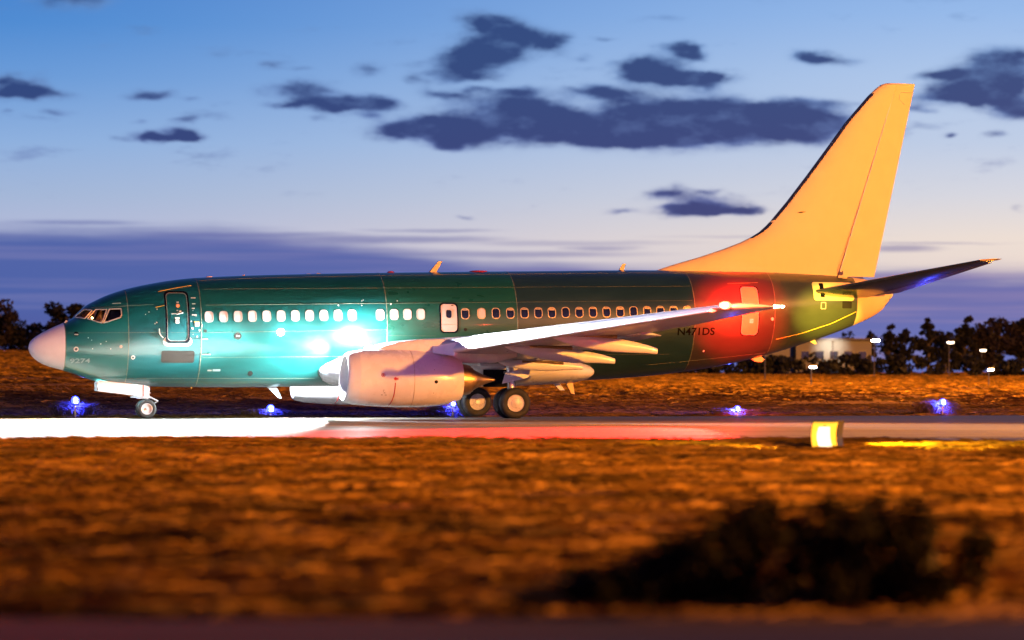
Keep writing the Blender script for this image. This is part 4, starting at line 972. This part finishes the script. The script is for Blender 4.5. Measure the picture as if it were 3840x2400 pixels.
    en = lt([(10.70, .955), (11.1, .98), (11.6, .998), (12.2, 1.003), (12.9, .985), (13.5, .93), (14.0, .83), (14.36, .70), (14.37, .685), (13.9, .72), (13.4, .76)], 'engine', 'white', AC)
    en['label'] = 'near engine, its white cowl lit pink and orange' if s < 0 else 'far engine showing under the belly'
    lt([(11.0, .76), (10.7, .72), (10.5, .715), (10.38, .735), (10.31, .765), (10.28, .805), (10.30, .845), (10.36, .88), (10.5, .918), (10.705, .958)], 'inlet_lip', 'lip', en)
    lt([(11.4, .79), (11.2, .78), (11.0, .755)], 'inlet_duct', 'white', en)
    lt([(11.32, .79), (11.34, .3), (11.35, .01)], 'fan_disc', 'dark_metal', en, 40)
    b = MB()
    for k in range(24):
        a = 2*math.pi*k/24; d0 = Vector((0, math.cos(a), math.sin(a))); t0 = Vector((0, -math.sin(a), math.cos(a))); c = Vector((11.24, EY, EZ))
        b.add([c+d0*.22-t0*.03, c+d0*.22+t0*.03+Vector((.08, 0, 0)), c+d0*.75+t0*.09+Vector((.05, 0, 0)), c+d0*.75-t0*.09+Vector((-.04, 0, 0))], [(0, 1, 2, 3)])
    b.build('fan_blades', 'dark_metal', en)
    lt([(10.85, .003), (10.95, .09), (11.1, .18), (11.25, .25)], 'spinner', 'dark_metal', en, 30)
    lt([(13.6, .66), (14.3, .60), (14.62, .52), (14.72, .49), (14.70, .45)], 'core_cowl', 'bronze', en)
    lt([(14.66, .40), (14.78, .40), (14.95, .30), (15.2, .18), (15.45, .09), (15.60, .05), (15.61, .002)], 'exhaust_plug', 'bronze', en, 36)
    lt([(14.55, .44), (14.80, .42), (14.805, .40)], 'exhaust_nozzle', 'bronze', en)
    # seam ring, red hazard line, signs
    lt([(12.55, 1.000), (12.553, 1.005), (12.562, 1.005), (12.565, 1.000)], 'cowl_seam', 'frame', en)
    b = MB()
    pts = []
    for k in range(22):
        a = R(-8-62*k/21); r = .995; x = 11.88-.10*(k/21)**2*1.0
        pts.append(sq(Vector((x, EY+s*0+(-1)*(r+.006)*math.cos(a), EZ+(r+.006)*math.sin(a)))))
    b.tube(pts, .016, 6); b.build('hazard_line', 'red', en)
    if s < 0:
        def cowl(x, a): 
            xs_ = [10.7, 11.1, 11.6, 12.2, 12.9, 13.5, 14.0]; rs_ = [.955, .98, .998, 1.003, .985, .93, .83]; r = float(np.interp(x, xs_, rs_))
            return sq(Vector((x, EY-(r+.006)*math.cos(a), EZ+(r+.006)*math.sin(a))))
        def disc(x, a, r, m, n=16, nm='placard'):
            b = MB(); b.add([cowl(x+r*math.cos(q), a+r*math.sin(q)) for q in [2*math.pi*j/n for j in range(n)]], [tuple(range(n))]); return b.build(nm, m, en)
        def ringd(x, a, r, w, m, n=20):
            b = MB(); b.loft([[cowl(x+k*math.cos(q), a+k*math.sin(q)) for q in [2*math.pi*j/n for j in range(n)]] for k in (r, r-w)], True, False); return b.build('warning_sign', m, en)
        ringd(11.46, .12, .068, .016, 'red')
        b = MB(); b.tube([cowl(11.46-.045, .12+.045), cowl(11.46+.045, .12-.045)], .009, 5); b.tube([cowl(11.46-.02, .12-.04), cowl(11.46, .12+.005), cowl(11.46+.02, .12+.045)], .012, 5); b.build('warning_sign', 'red', en)
        disc(11.88, 0.0, .055, 'red', nm='warning_sign'); b = MB(); b.tube([cowl(11.90, 0), cowl(11.98, .0)], .02, 5); b.tube([cowl(11.97, -.04), cowl(11.97, .04)], .012, 5); b.build('warning_sign', 'red', en)
        disc(13.32, -.09, .065, 'grey_panel', nm='vent_grille')
        for x, a in ((13.27, .35), (13.25, -.52)): disc(x, a, .015, 'black', 8, 'latch')
        for x, a in ((11.42, -.62), (11.55, -.62), (11.50, -.53)):
            b = MB(); b.tube([cowl(x, a), cowl(x+.06, a)], .010, 5); b.build('latch', 'dark_metal', en)
        b = MB(); b.tube([cowl(11.50, -.40), cowl(11.49, -.48)], .007, 5); b.build('latch', 'dark_metal', en)
    b = MB(); b.extrude([(10.95, EY-s*.62, EZ+.82), (11.4, EY-s*.74, EZ+1.02), (12.1, EY-s*.80, EZ+.98), (12.3, EY-s*.70, EZ+.74)], (0, s*.02, 0)); b.build('strake', 'white', en, 0)
    # pylon
    b = MB(); rings = []
    for x, z0, z1, w in ((11.45, 2.34, 2.42, .05), (11.7, 2.30, 2.54, .16), (12.2, 2.2, 2.68, .24), (12.9, 2.1, 2.77, .30), (13.7, 2.0, 2.79, .32), (14.6, 1.95, 2.74, .32), (15.6, 1.95, 2.6, .26), (16.4, 2.15, 2.5, .12)):
        zc, hh = (z0+z1)/2, (z1-z0)/2; rings.append([(x, EY+w/2*math.copysign(abs(math.cos(a))**.6, math.cos(a)), zc+hh*math.copysign(abs(math.sin(a))**.6, math.sin(a))) for a in [2*math.pi*j/20 for j in range(20)]])
    b.loft(rings); b.build('pylon', 'white', en, 45)
    # --- main landing gear
    mg = MB(); GX, GY = 16.72, s*2.86
    mg.tube([(GX, GY, .52), (GX-.02, GY, 1.0)], .075, 14); mg.tube([(GX-.02, GY, .98), (GX-.08, GY-s*.02, 2.1)], [.125, .135], 14)
    mg.tube([(GX, GY-.62, .54), (GX, GY+.62, .54)], .07, 12)
    gear = mg.build('main_landing_gear', 'steel', AC, label='near main landing gear with smooth hub caps' if s < 0 else 'far main landing gear with open hubs')
    b = MB(); b.tube([(GX-.02, GY, 1.5), (GX-.1, GY-s*1.5, 1.75)], .05, 8); b.build('side_brace', 'steel', gear)
    b = MB(); b.tube([(GX, GY, 1.02), (GX+.30, GY, .86), (GX+.04, GY, .62)], [.045, .05, .045], 8); b.build('torque_link', 'steel', gear)
    for dx_ in (-.12, .1):
        b = MB(); b.tube([(GX+dx_, GY+s*.1, .62), (GX+dx_*1.1, GY+s*.12, 1.15), (GX+dx_*.5, GY+s*.1, 1.6)], .014, 6); b.build('hydraulic_line', 'dark_metal', gear)
    b = MB(); V0 = []
    for i in range(7):
        t = i/6; V0.append([(GX-.30+.95*t+dq, GY+s*(.30+.10*math.sin(t*3.14)), 1.23+.22*t+h_) for dq, h_ in ((-.12, 0), (.0, .40))])
    b.loft([[r[0], r[1], (r[1][0], r[1][1]-s*.03, r[1][2]), (r[0][0], r[0][1]-s*.03, r[0][2])] for r in V0]); b.build('gear_door', 'white', gear, 40)
    b = MB(); b.box((GX-.36, s*2.05, 1.42), (.95, .06, .62)); b.build('wheel_well_shade', 'seal', gear, 0)  # dark plate standing in for the shade of the open well
    b = MB(); b.extrude([(15.55, s*2.9, 1.95), (16.1, s*2.9, 1.95), (17.15, s*2.9, 2.05), (17.2, s*2.9, 1.9), (16.8, s*2.9, 1.82), (15.6, s*2.9, 1.85)], (0, -s*.5, .02)); b.build('gear_strut_fairing', 'wing_grey', gear, 0)
    for k in (-1, 1):
        cy = GY+k*.43; ty = MB()
        ty.lathe([(-.17, .30), (-.20, .36), (-.205, .44), (-.185, .505), (-.13, .543), (-.07, .552), (0, .555), (.07, .552), (.13, .543), (.185, .505), (.205, .44), (.20, .36), (.17, .30)], (GX, cy, .545), (0, 1, 0), 48); ty.build('tyre', 'rubber', gear, 45)
        hb = MB(); o_ = -1 if k*1 < 0 else 1
        hb.lathe([(-.16, .305), (-.185, .30), (-.175, .27), (-.15, .262), (-.15, .10), (-.185, .09), (-.19, .001)] if s > 0 else [(-.16, .305), (-.185, .30), (-.178, .275), (-.168, .27), (-.172, .17), (-.185, .16), (-.195, .05), (-.197, .001)], (GX, cy, .545), (0, -o_, 0) if o_ > 0 else (0, 1, 0), 36)
        # mirrored outward cap
        hh_ = hb.build('hub', 'hub', gear, 30)
        if s > 0 and k < 0:
            for q in range(18):
                a = 2*math.pi*q/18; f_ = MB(); f_.box((GX+.185*math.cos(a), cy-.155, .545+.185*math.sin(a)), (.13, .02, .022), Matrix.Rotation(-a, 3, 'Y')); f_.build('hub_fin', 'hub', gear, 0)
# --- nose landing gear
ng = MB(); NX = 4.12
ng.tube([(NX, 0, .34), (NX+.02, 0, .75)], .05, 12); ng.tube([(NX+.02, 0, .72), (NX+.10, 0, 1.35)], .08, 12); ng.tube([(NX, -.26, .343), (NX, .26, .343)], .045, 10)
nose = ng.build('nose_landing_gear', 'steel', AC)
b = MB(); b.tube([(NX+.04, -.02, .80), (NX+.42, -.02, .62), (NX+.10, -.02, .42)], [.035, .04, .03], 8); b.tube([(NX+.04, .04, .80), (NX+.42, .04, .62)], .03, 8); b.build('torque_link', 'hub', nose)
b = MB(); b.tube([(NX-.55, -.05, .755), (NX-.2, -.05, .76), (NX+.05, -.05, .74)], [.02, .03, .03], 8); b.tube([(NX-.35, -.1, .72), (NX+.1, -.1, .715)], .02, 8); b.build('steering_actuator', 'hub', nose)
b = MB(); b.tube([(NX+.08, -.1, .92), (NX+.16, -.12, .90)], .015, 6); b.build('bracket', 'hub', nose)
for k in (-1, 1):
    cy = k*.20; ty = MB(); ty.lathe([(-.085, .20), (-.10, .235), (-.10, .285), (-.08, .325), (-.04, .341), (0, .344), (.04, .341), (.08, .325), (.10, .285), (.10, .235), (.085, .20)], (NX, cy, .343), (0, 1, 0), 40); ty.build('tyre', 'rubber', nose, 45)
    hb = MB(); hb.lathe([(.07, .205), (.095, .20), (.098, .185), (.085, .178), (.065, .12), (.062, .045), (.10, .04), (.105, .001)], (NX, cy, .343), (0, k, 0), 32); hb.build('hub', 'hub', nose, 30)
    out = []
    for (x, z) in ((2.36, .98), (2.36, 1.28), (2.44, 1.345), (3.2, 1.27), (3.95, 1.185), (4.10, 1.15), (4.19, 1.06), (4.18, .75), (3.4, .855)): out.append((x, k*.46, z))
    b = MB(); b.extrude(out, (0, -k*.035, 0)); dr = b.build('nose_gear_door', 'white', AC, 0)
    b = MB(); b.extrude([(3.95, k*.462, .785), (3.95, k*.462, 1.18), (3.985, k*.462, 1.18), (3.985, k*.462, .785)], (0, k*.003, 0)); b.build('door_stripe', 'red', dr, 0)
    b = MB(); b.box((2.375, k*.463, 1.05), (.03, .01, .10)); b.build('door_latch', 'black', dr, 0)
# --- fin, rudder, tailplane
fz = [(5.22, 22.6), (5.40, 22.95), (5.9, 24.6), (6.46, 26.2), (6.86, 26.95), (7.36, 27.47), (9.0, 28.82), (12.30, 31.56), (12.46, 31.78), (12.52, 31.98)]
fLE = pchip(fz)
def fTE(z): return 31.50+(z-5.26)*(1.64/7.24)
def fHG(z): return 29.98+(z-5.3)*.331
zs = [5.22, 5.4, 5.6, 5.9, 6.2, 6.46, 6.66, 6.86, 7.1, 7.36, 8, 9, 10, 11, 12, 12.30, 12.46, 12.52]
def fst(z, a=0.0, b_=None):
    le, te = fLE(z), fTE(z); ch = te-le; tk = .72-.045*(z-5.2)
    if z > 12.4: tk *= .5 if z > 12.5 else .85
    hx = (fHG(z)-le)/ch
    return (le, 0, z, ch, tk/ch)+((0, hx) if b_ is None else (hx+.006, 1.0))
fin = wing([fst(z) for z in zs], 'sodium_tinted', 'fin', AC, camber=0, vertical=True)
wing([fst(z, 0, 1) for z in zs], 'sodium_tinted', 'rudder', AC, camber=0, vertical=True)
for z0, z1 in ((6.62, 7.22), (7.30, 12.12)):
    zz = [z0]+[z for z in zs if z0 < z < z1]+[z1]; wing([(fLE(z), 0, z, fTE(z)-fLE(z), (.72-.045*(z-5.2))/(fTE(z)-fLE(z)), 0, .11/(fTE(z)-fLE(z))) for z in zz], 'dark_leading', 'fin_leading_edge', fin, camber=0, vertical=True, off=.014)
b = MB(); hz = [5.9+i*.42 for i in range(9)]
b.tube([(fHG(z), -.30+.022*(z-5.3), z) for z in np.linspace(5.4, 12.2, 12)], .014, 8); b.build('rudder_hinge_highlight', 'white', fin)  # hinge line coloured white to imitate a bright highlight streak
def fy_(x, z): 
    le, te = fLE(z), fTE(z); ch = te-le; _, f, c = foil((.72-.045*(z-5.2))/ch); return -(f((x-le)/ch)*ch+.008)
b = MB(); b.tube([(x, fy_(x, z), z) for x, z in ((33.04, 12.2), (32.55, 12.18), (32.48, 12.1), (32.46, 11.9), (32.70, 11.72))], .010, 6); b.build('balance_panel_seam', 'frame', fin)
b = MB(); b.tube([(x, fy_(x, z), z) for x, z in ((28.35, 7.58), (28.5, 7.60), (28.66, 7.62))], [.006, .03, .006], 6); b.build('fin_sensor', 'black', fin)
for x, z in ((30.15, 5.36), (30.0, 5.30), (29.9, 5.26)):
    pass
b = MB(); b.box((30.18, -.36, 5.28), (.16, .1, .28)); b.box((30.05, -.42, 5.22), (.3, .06, .10)); b.build('hinge_fairing', 'sodium_tinted', fin, 0)
for s in (-1, 1):
    def tst(y): t = (y-.5)/6.65; return (28.45+4.45*t, s*y, 4.56+1.08*t, 3.50-2.82*t, .095)
    tp = wing([tst(y) for y in (.4, 1.5, 3, 4.5, 6, 7.0)], 'stab', 'tailplane', AC, 0, .70, camber=-.008)
    wing([tst(y)[:5]+(.705, 1.0) for y in (1.0, 3, 5, 6.6)], 'stab_under', 'elevator', tp, camber=-.008)
    wing([(32.76, s*7.0, 5.615, .70, .08), (33.0, s*7.12, 5.64, .52, .06), (33.22, s*7.18, 5.66, .34, .04)], 'sodium_tinted', 'tailplane_tip', tp, camber=-.008)
    # seal plate and slot where the tailplane enters the body
    o = rrect(28.70, 30.40, 4.30, 4.98, .10); sp_ = panel(o, .012, s=s).build('tailplane_seal_plate', 'sodium_tinted', AC)
    panel(rrect(28.98, 29.16, 4.42, 4.94, .02, 2), .018, s=s).build('slot', 'seal', sp_); panel(rrect(29.9, 30.3, 4.02, 4.28, .03, 2), .012, s=s).build('slot', 'grey_panel', sp_)
    frame(rrect(28.98, 29.20, 3.98, 4.24, .03, 3), rrect(29.01, 29.17, 4.01, 4.21, .02, 3), .018, s=s).build('access_panel', 'frame', AC)
    b = line([(27.25, 2.86), (28.26, 3.08), (29.48, 3.45), (30.52, 3.90)], .014, .008, s=s); b.build('belly_strip', 'yellow', AC)
panel(rrect(30.58, 31.1, 4.98, 5.10, .03, 2), .006).build('body_panel', 'sodium_tinted', AC)
# --- aerials and lights
def blade(pts, w, nm, m):
    b = MB(); c0 = Vector((sum(p[0] for p in pts)/len(pts), 0, sum(p[1] for p in pts)/len(pts)))
    b.loft([[(p[0]+(c0.x-p[0])*.12, -w/2, p[1]) for p in pts], [(p[0], -w*.2, p[1]) for p in pts], [(p[0], w*.2, p[1]) for p in pts], [(p[0]+(c0.x-p[0])*.12, w/2, p[1]) for p in pts]]); b.build(nm, m, AC, 50)
blade([(14.33, 5.24), (14.62, 5.24), (14.86, 5.66), (14.72, 5.66)], .06, 'blade_aerial', 'sodium_tinted')
blade([(21.48, 5.36), (21.68, 5.36), (21.78, 5.63), (21.66, 5.63)], .05, 'blade_aerial', 'sodium_tinted')
blade([(8.40, 1.14), (8.78, 1.12), (8.98, .71), (8.86, .72)], .06, 'blade_aerial', 'white')
blade([(18.85, 1.36), (19.15, 1.36), (19.45, .98), (19.28, .98)], .06, 'blade_aerial', 'white')
blade([(19.42, 1.34), (19.75, 1.34), (19.82, .84), (19.70, .86)], .06, 'blade_aerial', 'sodium_tinted')
blade([(26.55, 2.16), (27.0, 2.24), (27.15, 2.12), (27.05, 2.02), (26.75, 2.04)], .10, 'tail_skid', 'sodium_tinted')
blade([(28.9, 2.80), (29.12, 2.86), (29.22, 2.70), (29.12, 2.69)], .05, 'blade_aerial', 'sodium_tinted')
for x, m, L, h_ in ((6.36, 'sodium_tinted', .13, .035), (7.6, 'orange_vp', .05, .035), (9.95, 'sodium_tinted', .10, .02), (10.3, 'sodium_tinted', .08, .03), (12.95, 'red', .14, .06), (16.2, 'red', .36, .045)):
    b = MB(); b.lathe([(-.02, L), (h_*.5, L*.9), (h_*.9, L*.5), (h_, .002)], (x, 0, ft(x)-.004), (0, 0, 1), 16); b.build('dome_beacon' if m == 'red' else 'dome_aerial', m, AC)
b = MB(); b.lathe([(.01, .03), (-.04, .025), (-.06, .002)], (5.72, -.1, fb(5.72)), (0, 0, 1), 10); b.build('drain_mast', 'yellow', AC)
p = S(8.61, 3.04, .02); nrm = (S(8.61, 3.04, 1)-S(8.61, 3.04, 0)).normalized()
b = MB(); b.lathe([(-.03, .13), (.0, .125), (.03, .09), (.04, .002)], p, nrm, 20); b.build('wing_inspection_light', 'em_white', AC)
b = MB(); b.lathe([(-.12, .13), (0, .14), (.03, .11), (.05, .002)], (11.60, -2.32, 2.46), (-1, -.35, .1), 20); b.build('landing_light', 'em_white', AC)
b = MB(); b.lathe([(-.12, .13), (0, .14), (.03, .11), (.05, .002)], (11.60, 2.32, 2.46), (-1, .35, .1), 20); b.build('landing_light', 'em_white', AC)
WHT = (1, .96, .92)
lamp('inspection_lamp', 'SPOT', S(8.61, 3.04, .25), 80000, (.93, .95, 1), (17.0, -11.2, 3.15), 40, .6, .05, AC)
lamp('inspection_lamp', 'SPOT', S(8.61, 3.04, .25), 17000, (.95, .97, 1), (10.3, -4.9, 1.35), 40, .6, .05, AC)
lamp('inspection_glow', 'POINT', S(8.61, 3.04, .20), 55, (.95, .97, 1), None, size=.05, parent=AC)
lamp('landing_and_fill_lamp', 'POINT', (11.25, -2.55, 2.75), 2400, (.92, .98, 1), None, size=.1, parent=AC)
lamp('landing_and_fill_lamp', 'SPOT', (11.2, -2.9, 2.5), 260000, (.76, .97, 1), (2.0, -4.9, 2.3), 61, 1.0, .1, AC)
lamp('landing_and_fill_lamp', 'SPOT', (10.75, -2.75, 1.85), 9000, (.70, .97, 1), (6.2, -1.5, 2.1), 120, 1.0, .1, AC)  # fill spot added to brighten the lower forward skin, no real lamp here
lamp('turnoff_lamp', 'SPOT', (10.9, -2.35, 2.25), 1500000, WHT, (-14, -25, .0), 70, .4, .45, AC)
lamp('landing_and_fill_lamp', 'POINT', (10.0, 2.6, 1.9), 2600, (.95, .97, 1), None, size=.1, parent=AC)
lamp('taxi_lamp', 'SPOT', (4.0, -.3, .9), 60000, WHT, (-25, -14, 0), 90, .5, .08, AC)
lamp('red_navigation_lamp', 'POINT', (19.85, -17.35, 3.66), 1600, (1, .04, .015), None, size=.08, parent=AC)
lamp('red_navigation_lamp', 'SPOT', (20.2, -17.3, 3.95), 560000, (1, .004, .004), (25.5, -1.4, 3.95), 8, 1.0, .08, AC)  # narrow red spot added to imitate lens glare on the aft skin
lamp('red_navigation_lamp', 'SPOT', (20.2, -17.3, 3.95), 230000, (1, .004, .006), (25.6, -1.4, 3.75), 14, .9, .08, AC)  # wider added red spot, outer part of the imitated glare
lamp('red_navigation_lamp', 'SPOT', (19.8, -17.35, 3.6), 650000, (1, .004, .003), (7.0, -33, 0), 44, .7, .08, AC)
lamp('tail_position_lamp', 'SPOT', (22.15, -17.05, 3.68), 95000, (1, .74, .08), (29.1, -1.1, 3.75), 9, 1.0, .05, AC)
